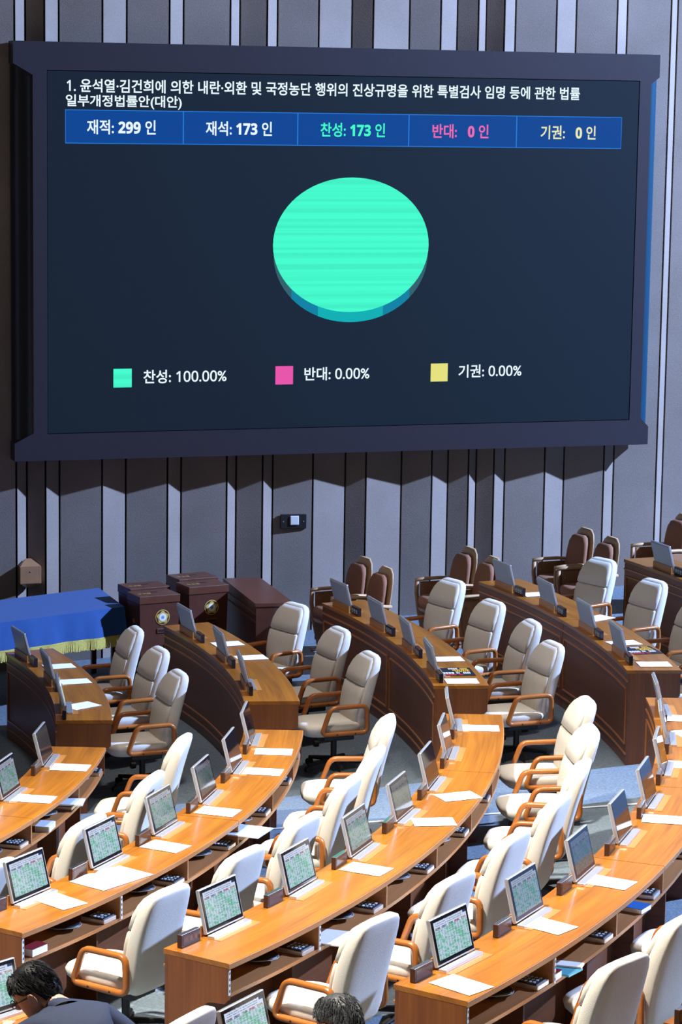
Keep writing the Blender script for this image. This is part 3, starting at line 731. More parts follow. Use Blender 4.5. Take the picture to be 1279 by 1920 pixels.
NP_ = [(1, -6.0, -.18, 0, 0), (1, -12.8, -.19, 3, 1), (2, -4.9, -.19, 2, 0), (2, -8.6, -.18, 0, 1), (2, -15.6, -.22, -3, 2), (2, -21.3, -.23, -6, 3), (2, -29.6, -.20, -14, 5),
       (3, -2.75, -.19, 2, 0), (3, -13.4, -.16, 38, 2), (3, -17.0, -.17, 24, 3), (3, -23.3, -.22, -4, 4), (4, -3.2, -.28, 0, 0), (4, -5.3, -.20, 25, 1), (4, -9.8, -.24, 0, 2), (4, -16.6, -.24, 6, 3), (4, -23.5, -.22, -6, 5), (4, -27.9, -.24, -12, 6), (4, -33.2, -.17, -10, 7)]
for k, t, dr, yaw, i in NP_: paper(k, t, dr, yaw, f'white paper sheet, {where(k, "near", i)}', w=.215, l=.31, name='paper_sheet')
bk = thing('open_document', 'open white document spread over the second near desk beside the fifth seat', 'document')
for s in (-1, 1):
    vs, fs = [], []
    n = 8
    for i in range(n + 1):
        x = s * .25 * i / n; z = .003 + .020 * math.sin(math.pi * min(1, i / n * 1.15)) * (1 - i / n)
        vs += [(x, -.16, z), (x, .16, z), (x, -.16, 0), (x, .16, 0)]
    for i in range(n):
        a = 4 * i; fs += [(a, a + 1, a + 5, a + 4), (a + 2, a + 6, a + 7, a + 3), (a, a + 4, a + 6, a + 2), (a + 1, a + 3, a + 7, a + 5)]
    fs += [(4 * n, 4 * n + 1, 4 * n + 3, 4 * n + 2)]
    build('page', vs, fs, 'paper', bk, smooth=30)
on_desk(bk, 2, -26.1, -.20, 0, -12, .003)
# dark printed leaflets
def leaflet(k, t, dr, yaw, label):
    r = thing('leaflet', label, 'leaflet', (0, 0, 0), 0, 'dark printed leaflets on the far desks')
    box('sheet', (0, 0, .0015), (.34, .30, .003), 'leaflet_black', r)
    # blocks of print: (x0,x1,y0,y1)
    rows = [('print_red', .10, .155, -.14, -.02), ('print_white', .02, .09, -.14, -.03), ('print_white', .03, .08, -.015, .02), ('print_red', .10, .155, .0, .04),
            ('print_white', -.15, -.10, -.06, .03), ('print_yellow', -.09, -.045, -.03, .13), ('print_yellow', -.035, .01, -.01, .13), ('print_white', .03, .09, .05, .12), ('print_yellow', -.15, -.10, .05, .12)]
    for mt, x0, x1, y0, y1 in rows:
        vs, fs = [], []
        nch = 4
        for c in range(nch):                      # broken strokes, like bold characters
            ya, yb = y0 + (y1 - y0) * c / nch, y0 + (y1 - y0) * (c + .82) / nch
            for (p0, p1, q0, q1) in ((0, 1, 0, .28), (0, .35, .3, 1), (.5, 1, .45, .75), (.45, .7, .75, 1)):
                b0 = len(vs); X = [x0 + (x1 - x0) * p for p in (p0, p1)]; Y = [ya + (yb - ya) * q for q in (q0, q1)]
                vs += [(X[0], Y[0], .0034), (X[1], Y[0], .0034), (X[1], Y[1], .0034), (X[0], Y[1], .0034)]; fs.append((b0, b0 + 1, b0 + 2, b0 + 3))
        build('print', vs, fs, mt, r)
    return on_desk(r, k, t, dr, 0, yaw, .0005)
leaflet(3, 7.85, -.20, 0, 'dark leaflet with white and yellow print on the third far desk')
leaflet(4, 8.35, -.17, 8, 'dark leaflet with white and yellow print on the fourth far desk')

def on_shelf(o, k, t, dr, yaw=0.0):
    x, y = pol(ROW_R[k] + dr, t); o.location = (x, y, ztop(k) - .200); o.rotation_euler = (0, 0, R_(t - 90 + yaw)); return o
def make_keypad():
    r = thing('voting_keypad', 'x', 'keypad', (0, 0, 0), 0, 'keypads on the desk shelves')
    box('tray', (0, 0, .016), (.15, .19, .030), 'silver', r, None, .004)
    box('keyboard', (0, -.004, .0335), (.138, .172, .009), 'black_plastic', r, None, .003)
    for i in range(3):
        for j in range(4): box('key', (-.042 + .042 * i, -.03 + .028 * j, .0395), (.022, .014, .005), 'monitor_back' if (i + j) % 3 else 'white_plastic', r)
    return r
kp_src = make_keypad()
def make_handset():
    r = thing('microphone_paddle', 'x', 'device', (0, 0, 0), 0, 'slim black devices on the desk shelves')
    vs = []
    secs = [[(x, y + .02 * math.cos(3 * x / .12), z + .018 + .05 * (y + .09)) for x, y, z in sup(0, 0, zz, a, b_, 2.6, 20)] for zz, a, b_ in ((0, .105, .075), (.006, .115, .085), (.016, .112, .082), (.020, .095, .068))]
    loft('body', secs, 'black_plastic', r)
    rim = [(x, y + .02 * math.cos(3 * x / .12), .027 + .05 * (y + .09)) for x, y, _ in sup(0, 0, 0, .117, .087, 2.6, 24)]
    sweep('rim', rim, .004, .004, 'monitor_back', r, closed=True, n=6, side=Vector((0, 0, 1)))
    box('foot', (0, -.02, .010), (.08, .06, .020), 'black_plastic', r)
    return r
hs_src = make_handset()
for k, angs in NEAR.items():
    if k == 5: continue
    for i, t in enumerate(angs):
        R = ROW_R[k]; md = mids(angs); far_edge = md[i - 1] if i else NE[k] - .2
        on_shelf(take(kp_src), k, far_edge - math.degrees(.115 / R), -.115, 0)['label'] = f'black keypad in silver tray under the desk, {where(k, "near", i)}' if True else ''
        if not (k == 4 and i in (5, 6)): on_shelf(take(hs_src), k, far_edge - math.degrees(.40 / R), -.19, 0)['label'] = f'slim black device on the shelf, {where(k, "near", i)}'
for lst in (kp_src, hs_src): pass
def book(k, t, dr, yaw, size, cover, label, cat='book'):
    r = thing('book', label, cat)
    box('pages', (0, 0, size[2] / 2), (size[0] - .006, size[1] - .004, size[2] - .006), 'paper', r)
    for z in (.0015, size[2] - .0015): box('cover', (0, 0, z), (size[0], size[1], .003), cover, r)
    box('spine', (0, -size[1] / 2 + .001, size[2] / 2), (size[0], .003, size[2]), cover, r)
    return on_shelf(r, k, t, dr, yaw)
book(2, -32.2, -.11, 0, (.16, .20, .055), 'red_book', 'small dark red book on the shelf at the near end of the second desk')
book(4, -22.95, -.10, -8, (.15, .21, .035), 'blue_book', 'blue book on the shelf of the fourth near desk')
book(4, -29.33, -.10, 0, (.09, .19, .05), 'red_book', 'dark red book beside teal magazines on the fourth near desk shelf')
def sheaf(k, t, dr, yaw, w, l, th, mat, label, name='magazine', cat='magazine', dz=0.0, tilt=0.0):
    o = box(name, (0, 0, th / 2 + dz), (w, l, th), mat, None, Matrix.Rotation(R_(tilt), 3, 'X') if tilt else None)
    setp(o, label, cat); return on_shelf(o, k, t, dr, yaw)
sheaf(4, -28.65, -.09, -6, .17, .26, .012, 'teal_print', 'teal magazine sticking out of the fourth near desk shelf')
sheaf(4, -28.35, -.08, 12, .09, .24, .010, 'paper', 'white booklet on the fourth near desk shelf beside a teal magazine', 'booklet', 'booklet', .013)
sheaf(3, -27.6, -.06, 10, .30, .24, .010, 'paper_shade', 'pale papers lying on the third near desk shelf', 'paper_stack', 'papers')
sheaf(2, -16.0, .02, -5, .30, .34, .008, 'folder_pale', 'pale folder sticking far out of the second near desk shelf', 'folder', 'folder', .09)
sheaf(1, -9.5, -.05, 8, .20, .22, .012, 'folder_pale', 'pale blue folder on the leftmost near desk shelf', 'folder', 'folder', .05)
sheaf(1, -13.6, -.06, 5, .18, .12, .045, 'folder_pale', 'pale packet on the leftmost near desk shelf beside a keypad', 'packet', 'packet')

# ------------------------------------------------------------------ blue table, ballot boxes, clerk desk
TA = R_(40)                      # direction of the table's long edge
TX, TY = Vector((math.cos(TA), math.sin(TA), 0)), Vector((-math.sin(TA), math.cos(TA), 0))
tc0 = Vector((-2.26, 27.20, 0)); L_, D_, zt_ = 2.6, 1.02, .78
base = tc0 - TX * (L_ / 2) + TY * (D_ / 2); tz = fz(base.x, base.y)
tb = thing('cloth_table', 'long table by the wall under the blue cloth', 'table', (base.x, base.y, tz), TA)
HT = zt_ - tz
box('table_top', (0, 0, HT - .025), (L_ - .03, D_ - .03, .04), 'dark_red_wood', tb)
for sx in (-1, 1):
    for sy in (-1, 1): box('leg', (sx * (L_ / 2 - .1), sy * (D_ / 2 - .1), (HT - .045) / 2), (.06, .06, HT - .045), 'dark_red_wood', tb)
cl = thing('table_cloth', 'bright blue tablecloth with gold fringe draped over the long table', 'tablecloth', (base.x, base.y, tz), TA)
# cloth: top grid plus hanging skirt with soft folds
def skirt_pt(u, zf):
    """u runs round the rim (metres), zf 0 at the top edge .. 1 at the hem"""
    per = [(-L_ / 2, -D_ / 2), (L_ / 2, -D_ / 2), (L_ / 2, D_ / 2), (-L_ / 2, D_ / 2)]; lens = [L_, D_, L_, D_]
    for i in range(4):
        if u <= lens[i] + 1e-6:
            a, c = per[i], per[(i + 1) % 4]; q = u / lens[i]; nx, ny = [(0, -1), (1, 0), (0, 1), (-1, 0)][i]
            wv = zf * (.018 + .014 * math.sin(u * 9 + i) + .008 * math.sin(u * 23))
            cor = zf * .05 * max(0, 1 - min(q, 1 - q) * lens[i] / .12)
            tx, ty = (c[0] - a[0]) / lens[i], (c[1] - a[1]) / lens[i]; sg = 1 if q > .5 else -1
            return a[0] + (c[0] - a[0]) * q + nx * wv + tx * cor * sg, a[1] + (c[1] - a[1]) * q + ny * wv + ty * cor * sg
        u -= lens[i]
    return per[0]
PERI = 2 * (L_ + D_); NU = 120; DROP = .30; FR = .105
us = []
for i, ln in enumerate((L_, D_, L_, D_)):
    o_ = sum((L_, D_, L_, D_)[:i]); nseg = 40 if ln > 1.5 else 18
    us += [o_ + ln * j / nseg + (1e-5 if j == 0 else 0) for j in range(nseg)]
NU = len(us); vs, fs = [], []
for q in (0, .03, .25, .5, .75, 1.0):
    for u in us: x, y = skirt_pt(u, q); vs.append((x, y, HT + .004 - DROP * q))
for i in range(5):
    for j in range(NU): a = i * NU + j; b2 = i * NU + (j + 1) % NU; fs.append((a, b2, b2 + NU, a + NU))
fs.append(tuple(range(NU)))
o = build('cloth', vs, fs, 'blue_cloth', cl, smooth=35)
vs, fs = [], []
for u in us:
    x, y = skirt_pt(u, 1.0); s = 1.004
    for z in (HT - DROP + .012, HT - DROP - .006): vs.append((x * s, y * (1 + .006), z))
for j in range(NU): a = 2 * j; b2 = 2 * ((j + 1) % NU); fs.append((a, b2, b2 + 1, a + 1))
build('fringe_band', vs, fs, 'gold_fringe', cl)
vs, fs = [], []
nT = 1100
for i in range(nT):                                   # twisted threads of the fringe
    u = PERI * (i + .5) / nT; x, y = skirt_pt(u, 1.0); x2, y2 = skirt_pt((u + random.uniform(-.012, .012)) % PERI, 1.0)
    x *= 1.004; y *= 1.006; x2 *= 1.004 + random.uniform(0, .004); y2 *= 1.006 + random.uniform(-.004, .012)
    z0, z1 = HT - DROP, HT - DROP - FR * random.uniform(.9, 1.05); h = .008
    b0 = len(vs); vs += [(x - h, y - h, z0), (x + h, y - h, z0), (x, y + h, z0), (x2 - h, y2 - h, z1), (x2 + h, y2 - h, z1), (x2, y2 + h, z1)]
    fs += [(b0, b0 + 1, b0 + 4, b0 + 3), (b0 + 1, b0 + 2, b0 + 5, b0 + 4), (b0 + 2, b0, b0 + 3, b0 + 5), (b0 + 3, b0 + 4, b0 + 5)]
o = build('fringe', vs, fs, 'gold_fringe', cl); o['kind'] = 'stuff'

# the table's short edges run parallel to the hall wall's normal, so its plan is a parallelogram
SH = Matrix(((1, math.cos(R_(68)), 0, 0), (0, math.sin(R_(68)) * 1.12, 0, 0), (0, 0, 1, 0), (0, 0, 0, 1)))
for root in (tb, cl):
    root.rotation_euler = (0, 0, R_(39)); root.location.x += .11; root.location.y += .12
    for ch in root.children: ch.data.transform(SH)
def make_ballot():
    r = thing('ballot_box', 'x', 'ballot box', (0, 0, 0), 0, 'dark wooden ballot boxes')
    W, D, Hh = .47, .34, 1.06
    secs = []
    for z, w_, d_ in ((0, .40, .29), (.97, .455, .325)): secs.append([(-w_ / 2, -d_ / 2, z), (w_ / 2, -d_ / 2, z), (w_ / 2, d_ / 2, z), (-w_ / 2, d_ / 2, z)])
    loft('body', secs, 'dark_red_wood', r, smooth=False)
    box('lid', (0, 0, 1.015), (W, D, .085), 'dark_red_wood_top', r, None, .006)
    box('slot', (.02, .03, 1.0585), (.075, .030, .004), 'black_plastic', r)
    f = lambda u, v: Vector((u, v, 1.0592))
    text_obj('lid_lettering', '투표함', (-.19, -.04, -.05, .0), 'gold', f, r, .01)
    def yf(z): return -(.29 + .035 * z / .97) / 2
    zc = .82; y0 = yf(zc)
    e = thing('emblem', None, None); e.parent = r
    def disc(name, rad, off, mat, n=32, petal=0):
        pts = []
        for i in range(n):
            a = 2 * math.pi * i / n; rr = rad * (1 + (petal * math.cos(5 * (a - math.pi / 2)) if petal else 0)); pts.append((rr * math.cos(a), rr * math.sin(a)))
        vs = [(.035 + x, y0 - off, zc + z) for x, z in pts] + [(.035 + x, y0 + .004, zc + z) for x, z in pts]
        fs = [tuple(range(n))] + [(i, (i + 1) % n, n + (i + 1) % n, n + i) for i in range(n)]
        build(name, vs, fs, mat, e)
    disc('ring', .082, .004, 'gold'); disc('ground', .074, .0055, 'dark_red_wood'); disc('flower', .062, .0075, 'gold', 60, .13); disc('centre', .042, .0095, 'print_white'); disc('mark', .017, .011, 'emblem_blue', 12, .3)
    yh_ = yf(.67)
    box('pull_frame', (.035, yh_ - .003, .675), (.13, .012, .050), 'dark_red_wood_top', r, None, .004)
    box('pull_recess', (.035, yh_ - .0085, .677), (.10, .004, .022), 'black_plastic', r)
    fx = lambda u, v: Vector((-(.40 + .055 * (v / .97)) / 2 - .003, u, v))
    for i, c in enumerate('투표함'):
        text_obj('side_lettering', c, (.03, -.03, .74 - .075 * i, .795 - .075 * i), 'gold', fx, r, .01)
    return r
bsrc = make_ballot(); BA = R_(28)
BXd, BYd = Vector((math.cos(BA), math.sin(BA), 0)), Vector((-math.sin(BA), math.cos(BA), 0))
def put_ballot(corner, back, label):
    o = take(bsrc); c = Vector((*corner, 0)) + BXd * .235 + BYd * (.17 + back)
    z = .9 - .948; o.location = (c.x, c.y, fz(c.x, c.y)); o.rotation_euler = (0, 0, BA); o['label'] = label
put_ballot((-2.10, 26.93), 0, 'dark wooden ballot box with round gold emblem beside the blue table')
put_ballot((-2.02, 26.93), .45, 'dark wooden ballot box standing behind the one beside the blue table')
put_ballot((-1.60, 27.24), 0, 'dark wooden ballot box with round gold emblem beside the clerk desk')
put_ballot((-1.52, 27.24), .45, 'dark wooden ballot box standing behind the one beside the clerk desk')

# clerk desk: a slab-topped wooden desk with panelled side
pa, pb, pc = Vector((-0.872, 26.57, 0)), Vector((-0.475, 26.66, 0)), Vector((-0.878, 28.10, 0))
PX = (pb - pa).normalized(); ang = math.atan2(PX.y, PX.x); lenv = (pc - pb); ptop = .95
pz = fz(-.7, 27.3)
pd = thing('clerk_desk', 'dark wooden desk with panelled side standing right of the ballot boxes', 'desk', (pa.x, pa.y, pz))
def pdl(a, b_, z): v = PX * a + lenv * b_; return (v.x, v.y, z - pz)
def pslab(name, a0, a1, b0, b1, z0, z1, mat, par=pd):
    vs = [pdl(a, b_, z) for z in (z0, z1) for a, b_ in ((a0, b0), (a1, b0), (a1, b1), (a0, b1))]
    return build(name, vs, BOXF, mat, par, uvs=[(v[1], v[2]) for v in vs])
pslab('worktop', 0, .41, 0, 1, ptop - .035, ptop, 'dark_red_wood_top')
pslab('body', .01, .40, .005, .995, pz, ptop - .036, 'dark_red_wood')
for z in (ptop - .12, ptop - .20, pz + .15, pz + .22): pslab('moulding', -.002, .0095, .02, .98, z - .007, z + .007, 'dark_red_wood_top')

# ------------------------------------------------------------------ brown auditorium seats along the wall
def make_seat():
    r = thing('auditorium_seat', 'x', 'seat', (0, 0, 0), 0, 'brown auditorium seats by the wall')
    prof = [(.30, -.16, .20), (.45, -.19, .225), (.60, -.215, .228), (.75, -.24, .222), (.86, -.262, .205), (.94, -.28, .165), (.985, -.29, .10)]
    loft('back_shell', [sup(0, y - .035, z, w_ + .012, .018, 3, 24) for z, y, w_ in prof], 'seat_wood_rim', r)
    prof2 = [(.40, -.165, .19), (.45, -.168, .205), (.60, -.185, .208), (.75, -.205, .200), (.84, -.222, .185), (.90, -.240, .145), (.925, -.252, .09)]
    loft('back_cushion', [sup(0, y, z, w_, .045 if 0 < i < 6 else .028, 3, 24) for i, (z, y, w_) in enumerate(prof2)], 'brown_fabric', r)
    st = [(.36, .02, .17, .17), (.38, .03, .20, .215), (.43, .035, .212, .228), (.475, .035, .205, .22), (.495, .03, .17, .19)]
    loft('seat_cushion', [sup(0, y, z, a, b_, 3.4, 28) for z, y, a, b_ in st], 'brown_fabric', r)
    loft('seat_shell', [sup(0, y, z, a, b_, 3.4, 28) for z, y, a, b_ in ((.325, .02, .16, .17), (.335, .03, .20, .215), (.36, .035, .208, .224))], 'seat_wood', r)
    return r
def arm(par, x):
    sweep('arm_rail', [(x, -.26, .625), (x, -.1, .640), (x, .10, .640), (x, .215, .632)], .055, .035, 'seat_wood_rim', par, closed=False)
    a = sweep('arm_post', [(x, .20, .62), (x, .205, .50), (x, .175, .30), (x, .12, .10), (x, .10, .0)], .045, .045, 'seat_wood', par, closed=False)
    box('side_panel', (x, -.02, .36), (.022, .36, .50), 'seat_wood', par, None, .004)
    box('foot', (x, .0, .015), (.05, .42, .03), 'seat_wood', par, None, .004)
    cyl('screw_cap', (x - .014, .13, .575), (x - .020, .13, .575), .012, 'chrome', a, 10)
ssrc = make_seat(); arm(ssrc, -.262); arm(ssrc, .262)
for ch in ssrc.children: ch.data.transform(Matrix.Diagonal((1, 1, 1.07, 1)))
def put_seat(x, y, yaw, label):
    o = take(ssrc); t = math.degrees(math.atan2(y - CY, x - CX)) + yaw
    # the given point is the top of the back; step forward to the seat's own origin
    d = Vector((-math.cos(R_(t)), -math.sin(R_(t)))); px, py = x + d.x * .32, y + d.y * .32
    o.location = (px, py, fz(px, py)); o.rotation_euler = (0, 0, R_(t + 90)); o['label'] = label
put_seat(.275, 28.43, -4, 'brown auditorium seat left of the third far desk, farther of the pair')
put_seat(.505, 27.86, -4, 'brown auditorium seat left of the third far desk, nearer of the pair')
put_seat(1.44, 28.60, -4, 'brown auditorium seat left of the fourth far desk, farther of the pair')
put_seat(1.67, 28.03, -4, 'brown auditorium seat left of the fourth far desk, nearer of the pair')
put_seat(2.785, 29.23, -4, 'brown auditorium seat left of the rightmost far desk, farther of the pair')
put_seat(3.02, 28.66, -4, 'brown auditorium seat left of the rightmost far desk, nearer of the pair')
put_seat(3.95, 29.66, -4, 'brown auditorium seat cut by the right edge of the photo')

# ------------------------------------------------------------------ people
def skin_mesh(name, joints, edges, mat, parent, sub=2):
    """joints: list of (x,y,z,rx,ry); grown with a Skin modifier"""
    me = bpy.data.meshes.new(name); me.from_pydata([j[:3] for j in joints], edges, []); me.materials.append(MATS[mat])
    o = bpy.data.objects.new(name, me); COL.objects.link(o); o.parent = parent
    md = o.modifiers.new('Skin', 'SKIN'); md.use_smooth_shade = True
    for i, j in enumerate(joints):
        sv = me.skin_vertices[0].data[i]; sv.radius = (j[3], j[4] if len(j) > 4 else j[3]); sv.use_root = (i == 0)
    s = o.modifiers.new('Subdivision', 'SUBSURF'); s.levels = sub; s.render_levels = sub
    return o
def head(parent, loc, rot, hair, glasses, sc_=1.0):
    """face looks along +y of the rotated head frame; loc is the head centre"""
    M = Matrix.Translation(loc) @ rot.to_4x4() @ Matrix.Scale(sc_, 4)
    h = thing('head_group', None, None) if False else None
    secs = []
    for z, yc, hx, hy in ((-.125, .040, .030, .030), (-.115, .035, .050, .055), (-.09, .020, .062, .078), (-.05, .008, .070, .092), (0, 0, .075, .100), (.04, -.003, .076, .101), (.075, -.006, .070, .094), (.10, -.008, .055, .075), (.115, -.008, .03, .04)):
        s = sup(0, yc, z, hx, hy, 2.2, 24); secs.append([M @ Vector(p) for p in s])
    hd = loft('head', secs, 'skin', parent)
    ns = [[M @ Vector(p) for p in sup(0, .098 + d, z, wx, dy, 2, 10)] for z, d, wx, dy in ((.02, -.004, .008, .008), (-.01, .006, .011, .014), (-.032, .012, .017, .020), (-.042, .006, .012, .012))]
    loft('nose', ns, 'skin', hd)
    for s in (-1, 1):
        es = [[M @ Vector((s * (.074 + o_), -.005 + a * math.cos(2 * math.pi * i / 12), -.01 + b_ * math.sin(2 * math.pi * i / 12))) for i in range(12)] for o_, a, b_ in ((-.008, .012, .024), (.008, .019, .034), (.020, .021, .036), (.018, .011, .024))]
        loft('ear', es, 'skin', hd)
        ey = [[M @ Vector((s * .031 + r_ * math.cos(2 * math.pi * i / 10), .088 + d, .008 + r_ * .6 * math.sin(2 * math.pi * i / 10))) for i in range(10)] for d, r_ in ((-.005, .014), (.003, .012), (.007, .006))]
        loft('eye', ey, 'black_plastic', hd)
    mo = [[M @ Vector((.024 * math.cos(2 * math.pi * i / 12), .090 + d, -.070 + .007 * math.sin(2 * math.pi * i / 12) * q)) for i in range(12)] for d, q in ((-.01, 1), (.004, .8))]
    loft('mouth', mo, 'brown_fabric', hd)
    # hair: cap of overlapping locks over the crown, back and sides
    vs, fs = [], []
    nu, nv = 40, 18
    for j in range(nv + 1):
        ph = math.pi * .5 - j / nv * math.pi * .74
        for i in range(nu):
            a = 2 * math.pi * i / nu; front = math.sin(a)
            lim = (-.02 if front > .35 else -.085) if front < .75 else .045
            side = max(0.0, front)
            z = .132 * math.sin(ph) + .006
            zmin = -.098 + .125 * max(0, min(1, (front + .50) / .30)) + .03 * max(0, min(1, (front - .3) / .4))
            if z < zmin: z = zmin
            cz = math.sqrt(max(.02, 1 - min(1, abs(z) / .150) ** 2))
            lk = 1 + .035 * math.sin(a * 11 + j * 1.3) + .03 * math.sin(a * 5 - j * .9) + random.uniform(-.012, .012)
            rx, ry = .090 * cz * lk, .116 * cz * lk
            if ph < 0.1 and z <= zmin + 1e-6: rx *= .95; ry *= .95
            tip = math.cos(ph) if ph > 0 else 1
            k_ = min(1, tip * 1.05 / max(cz, .2)) if ph > .6 else 1
            vs.append(M @ Vector((rx * math.cos(a) * k_, ry * math.sin(a) * k_ - .012, z)))
    for j in range(nv):
        for i in range(nu): p = j * nu + i; q = j * nu + (i + 1) % nu; fs.append((p, q, q + nu, p + nu))
    fs.append(tuple(range(nu)))
    hr = build('hair', vs, fs, hair, parent, smooth=True)
    # loose strands
    vs, fs = [], []
    for i in range(900):
        a = random.uniform(0, 2 * math.pi); u = random.uniform(0, 1); front = math.sin(a)
        z = -.06 + .18 * u if front < -.45 else .06 + .06 * u
        z = min(z, .128); cz = math.sqrt(max(.03, 1 - (abs(z) / .150) ** 2))
        p = Vector((.0915 * cz * math.cos(a), .118 * cz * math.sin(a) - .012, z + .006))
        n_ = Vector((p.x / .09 ** 2, (p.y + .012) / .117 ** 2, p.z / .13 ** 2)).normalized()
        dwn = (Vector((0, -.3 if hair == 'black_hair' else .1, -1)) + Vector((random.uniform(-.5, .5), random.uniform(-.4, .4), 0))); dwn = (dwn - n_ * dwn.dot(n_)).normalized()
        sd = n_.cross(dwn) * .0022; e = p + dwn * random.uniform(.025, .045) + n_ * .002
        b0 = len(vs); vs += [M @ (p - sd), M @ (p + sd), M @ (p + n_ * .004), M @ e]; fs += [(b0, b0 + 2, b0 + 3), (b0 + 2, b0 + 1, b0 + 3), (b0 + 1, b0, b0 + 3)]
    st = build('strands', vs, fs, hair, hr); st['kind'] = 'stuff'
    if glasses:
        g = None
        for s in (-1, 1):
            ring = [M @ Vector((s * .034 + .027 * math.cos(2 * math.pi * i / 16), .112, .004 + .020 * math.sin(2 * math.pi * i / 16))) for i in range(16)]
            g2 = sweep('glasses_rim', ring, .005, .005, 'black_plastic', hd, closed=True, n=6, side=(M.to_3x3() @ Vector((0, 1, 0))).normalized())
            cyl('glasses_arm', M @ Vector((s * .062, .110, .010)), M @ Vector((s * .080, .0, .008)), .003, 'black_plastic', hd, 6)
        cyl('glasses_bridge', M @ Vector((-.008, .113, .006)), M @ Vector((.008, .113, .006)), .0025, 'black_plastic', hd, 6)
    return hd
def hand(parent, wrist, rot, s, sgn):
    """palm and five curled fingers from the wrist; fingers along +y of rot"""
    M = Matrix.Translation(wrist) @ rot.to_4x4() @ Matrix.Scale(s, 4)
    J = [(0, 0, 0, .024, .018), (0, .045, 0, .034, .015), (0, .085, .002, .036, .014)]; E = [(0, 1), (1, 2)]
    for i, (x, ln) in enumerate(((-.030, .072), (-.010, .082), (.010, .076), (.030, .060))):
        b0 = len(J); J += [(x, .098, 0, .009), (x * 1.1, .098 + ln * .45, -.006, .0085), (x * 1.1, .098 + ln * .8, -.022, .008), (x * 1.05, .098 + ln, -.038, .007)]
        E += [(2, b0), (b0, b0 + 1), (b0 + 1, b0 + 2), (b0 + 2, b0 + 3)]
    b0 = len(J); J += [(sgn * .038, .045, -.008, .012), (sgn * .058, .075, -.016, .010), (sgn * .064, .105, -.022, .008)]; E += [(1, b0), (b0, b0 + 1), (b0 + 1, b0 + 2)]
    J2 = [(*(M @ Vector(j[:3])), *[q * s for q in j[3:]]) for j in J]
    return skin_mesh('hand', J2, E, 'skin', parent, 1)
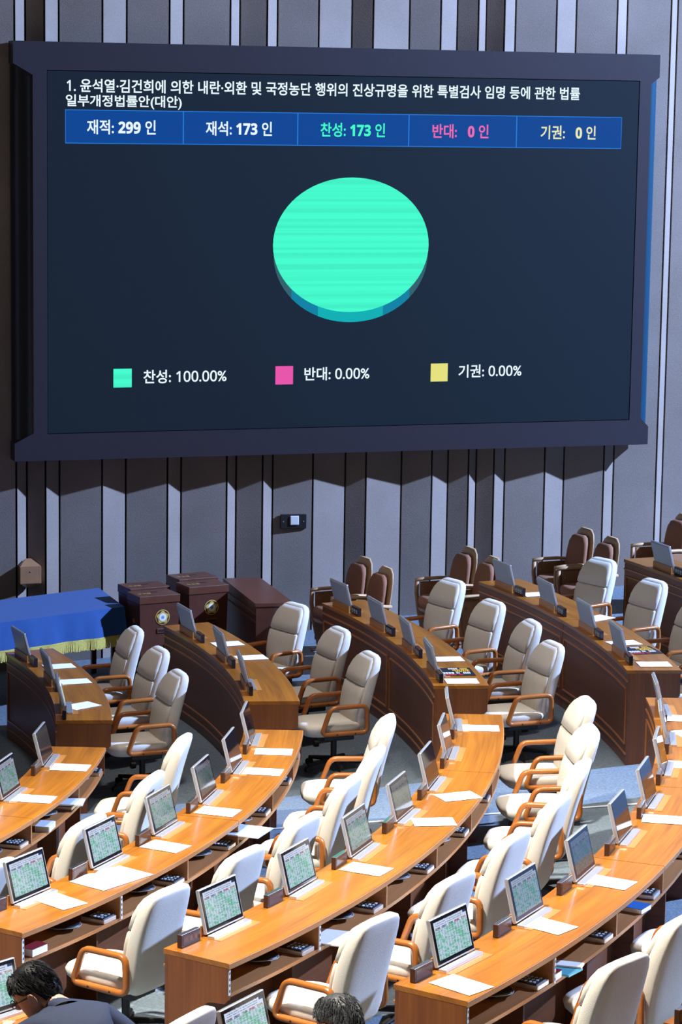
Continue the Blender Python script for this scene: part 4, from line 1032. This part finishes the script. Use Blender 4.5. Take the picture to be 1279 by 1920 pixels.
def person(label, root, rz, pose, hair, glasses, suit, sc_=1.08):
    p = thing('person', label, 'person', root, rz)
    S = sc_
    hip, chest, neckb, headc = [Vector(pose[n]) for n in ('hip', 'chest', 'neck', 'head')]
    ax = Vector(pose.get('axis', (1, 0, 0))).normalized()
    mid = (hip + chest) / 2 + Vector((0, -.02, .03)); top = chest * .35 + neckb * .65
    J = [(*hip, .155, .115), (*mid, .165, .118), (*chest, .175, .118), (*top, .115, .085), (*neckb, .060, .058)]
    E = [(0, 1), (1, 2), (2, 3), (3, 4)]
    for s in (-1, 1):
        sh = top + ax * (s * .175) + Vector((0, 0, -.010)); el = Vector(pose['elbow_r' if s > 0 else 'elbow_l']); wr = Vector(pose['wrist_r' if s > 0 else 'wrist_l'])
        b0 = len(J); J += [(*sh, .078, .075), (*(sh * .5 + el * .5 + Vector((s * .015, 0, 0))), .062, .060), (*el, .054, .052), (*wr, .040, .038)]
        E += [(3, b0), (b0, b0 + 1), (b0 + 1, b0 + 2), (b0 + 2, b0 + 3)]
        d = (wr - el).normalized(); q = Vector((0, 1, 0)).rotation_difference(d).to_matrix()
        hand(p, wr + d * .03, q, 1.0, -s)
        cyl('shirt_cuff', wr - d * .005, wr + d * .022, .034, 'white_shirt', p, 14, .033)
    skin_mesh('jacket', J, E, suit, p)
    # collar and neck
    nd = (headc - neckb).normalized(); x = ax; y = nd.cross(x).normalized() * -1
    cyl('neck', neckb - nd * .03, headc - nd * .04, .056, 'skin', p, 16, .052)
    for nm, r0, r1, h0, h1, mt in (('shirt_collar', .066, .063, -.01, .046, 'white_shirt'), ('jacket_collar', .092, .070, -.035, .034, suit)):
        ring = lambda r_, h_: [neckb + nd * h_ + x * (r_ * math.cos(2 * math.pi * i / 24)) + (nd.cross(x)) * (r_ * 1.05 * math.sin(2 * math.pi * i / 24)) for i in range(24)]
        loft(nm, [ring(r0, h0), ring((r0 + r1) / 2, (h0 + h1) / 2), ring(r1, h1), ring(r1 - .006, h1), ring(r1 - .006, h0)], mt, p, cap=False)
    # legs
    J = [(*(hip + Vector((0, 0, -.03))), .15, .10)]; E = []
    for s in (-1, 1):
        b0 = len(J); J += [(hip.x + s * .10, hip.y + .06, hip.z - .03, .088), (hip.x + s * .13, hip.y + .42, hip.z + .0, .066), (hip.x + s * .13, hip.y + .40, .28, .052), (hip.x + s * .13, hip.y + .38, .09, .042)]
        E += [(0, b0), (b0, b0 + 1), (b0 + 1, b0 + 2), (b0 + 2, b0 + 3)]
        sx, sy = hip.x + s * .13, hip.y + .44
        loft('shoe', [sup(sx, sy, z, a, b_, 2.6, 18) for z, a, b_ in ((.0, .045, .135), (.02, .048, .138), (.05, .044, .12), (.08, .036, .07))], 'black_plastic', p)
    skin_mesh('trousers', J, E, 'trousers', p)
    head(p, headc, pose['head_rot'], hair, glasses, sc_ * .99)
    return p
# man in navy, bent forward over the desk, head turned down to his left
px_, py_ = -1.40, 13.52
from mathutils import Euler
man1 = dict(hip=(.14, -.02, .50), chest=(.12, .16, .88), neck=(-.02, .33, 1.02), head=(-.16, .44, 1.080), axis=(1, .05, .08),
            elbow_l=(-.36, .38, .80), wrist_l=(-.30, .62, .80), elbow_r=(.42, .26, .80), wrist_r=(.26, .60, .80), head_rot=Euler((R_(-34), R_(-6), R_(72))).to_matrix())
person('man in navy suit and glasses bent over the desk in the bottom left corner', (px_, py_, fz(px_, py_) - .0), R_(14), man1, 'black_hair', True, 'navy_suit', 1.18)
px_, py_ = 0.135, 12.92
man2 = dict(hip=(0, -.02, .48), chest=(0, .06, .80), neck=(0, .10, .96), head=(0, .15, 1.095), elbow_l=(-.30, .18, .74), wrist_l=(-.16, .44, .80), elbow_r=(.30, .18, .74), wrist_r=(.16, .44, .80), head_rot=Euler((R_(-18), 0, 0)).to_matrix())
person('grey-haired man in dark suit, only the crown of his head showing at the bottom edge', (px_, py_, fz(px_, py_)), R_(48), man2, 'grey_hair', False, 'navy_suit', 1.2)
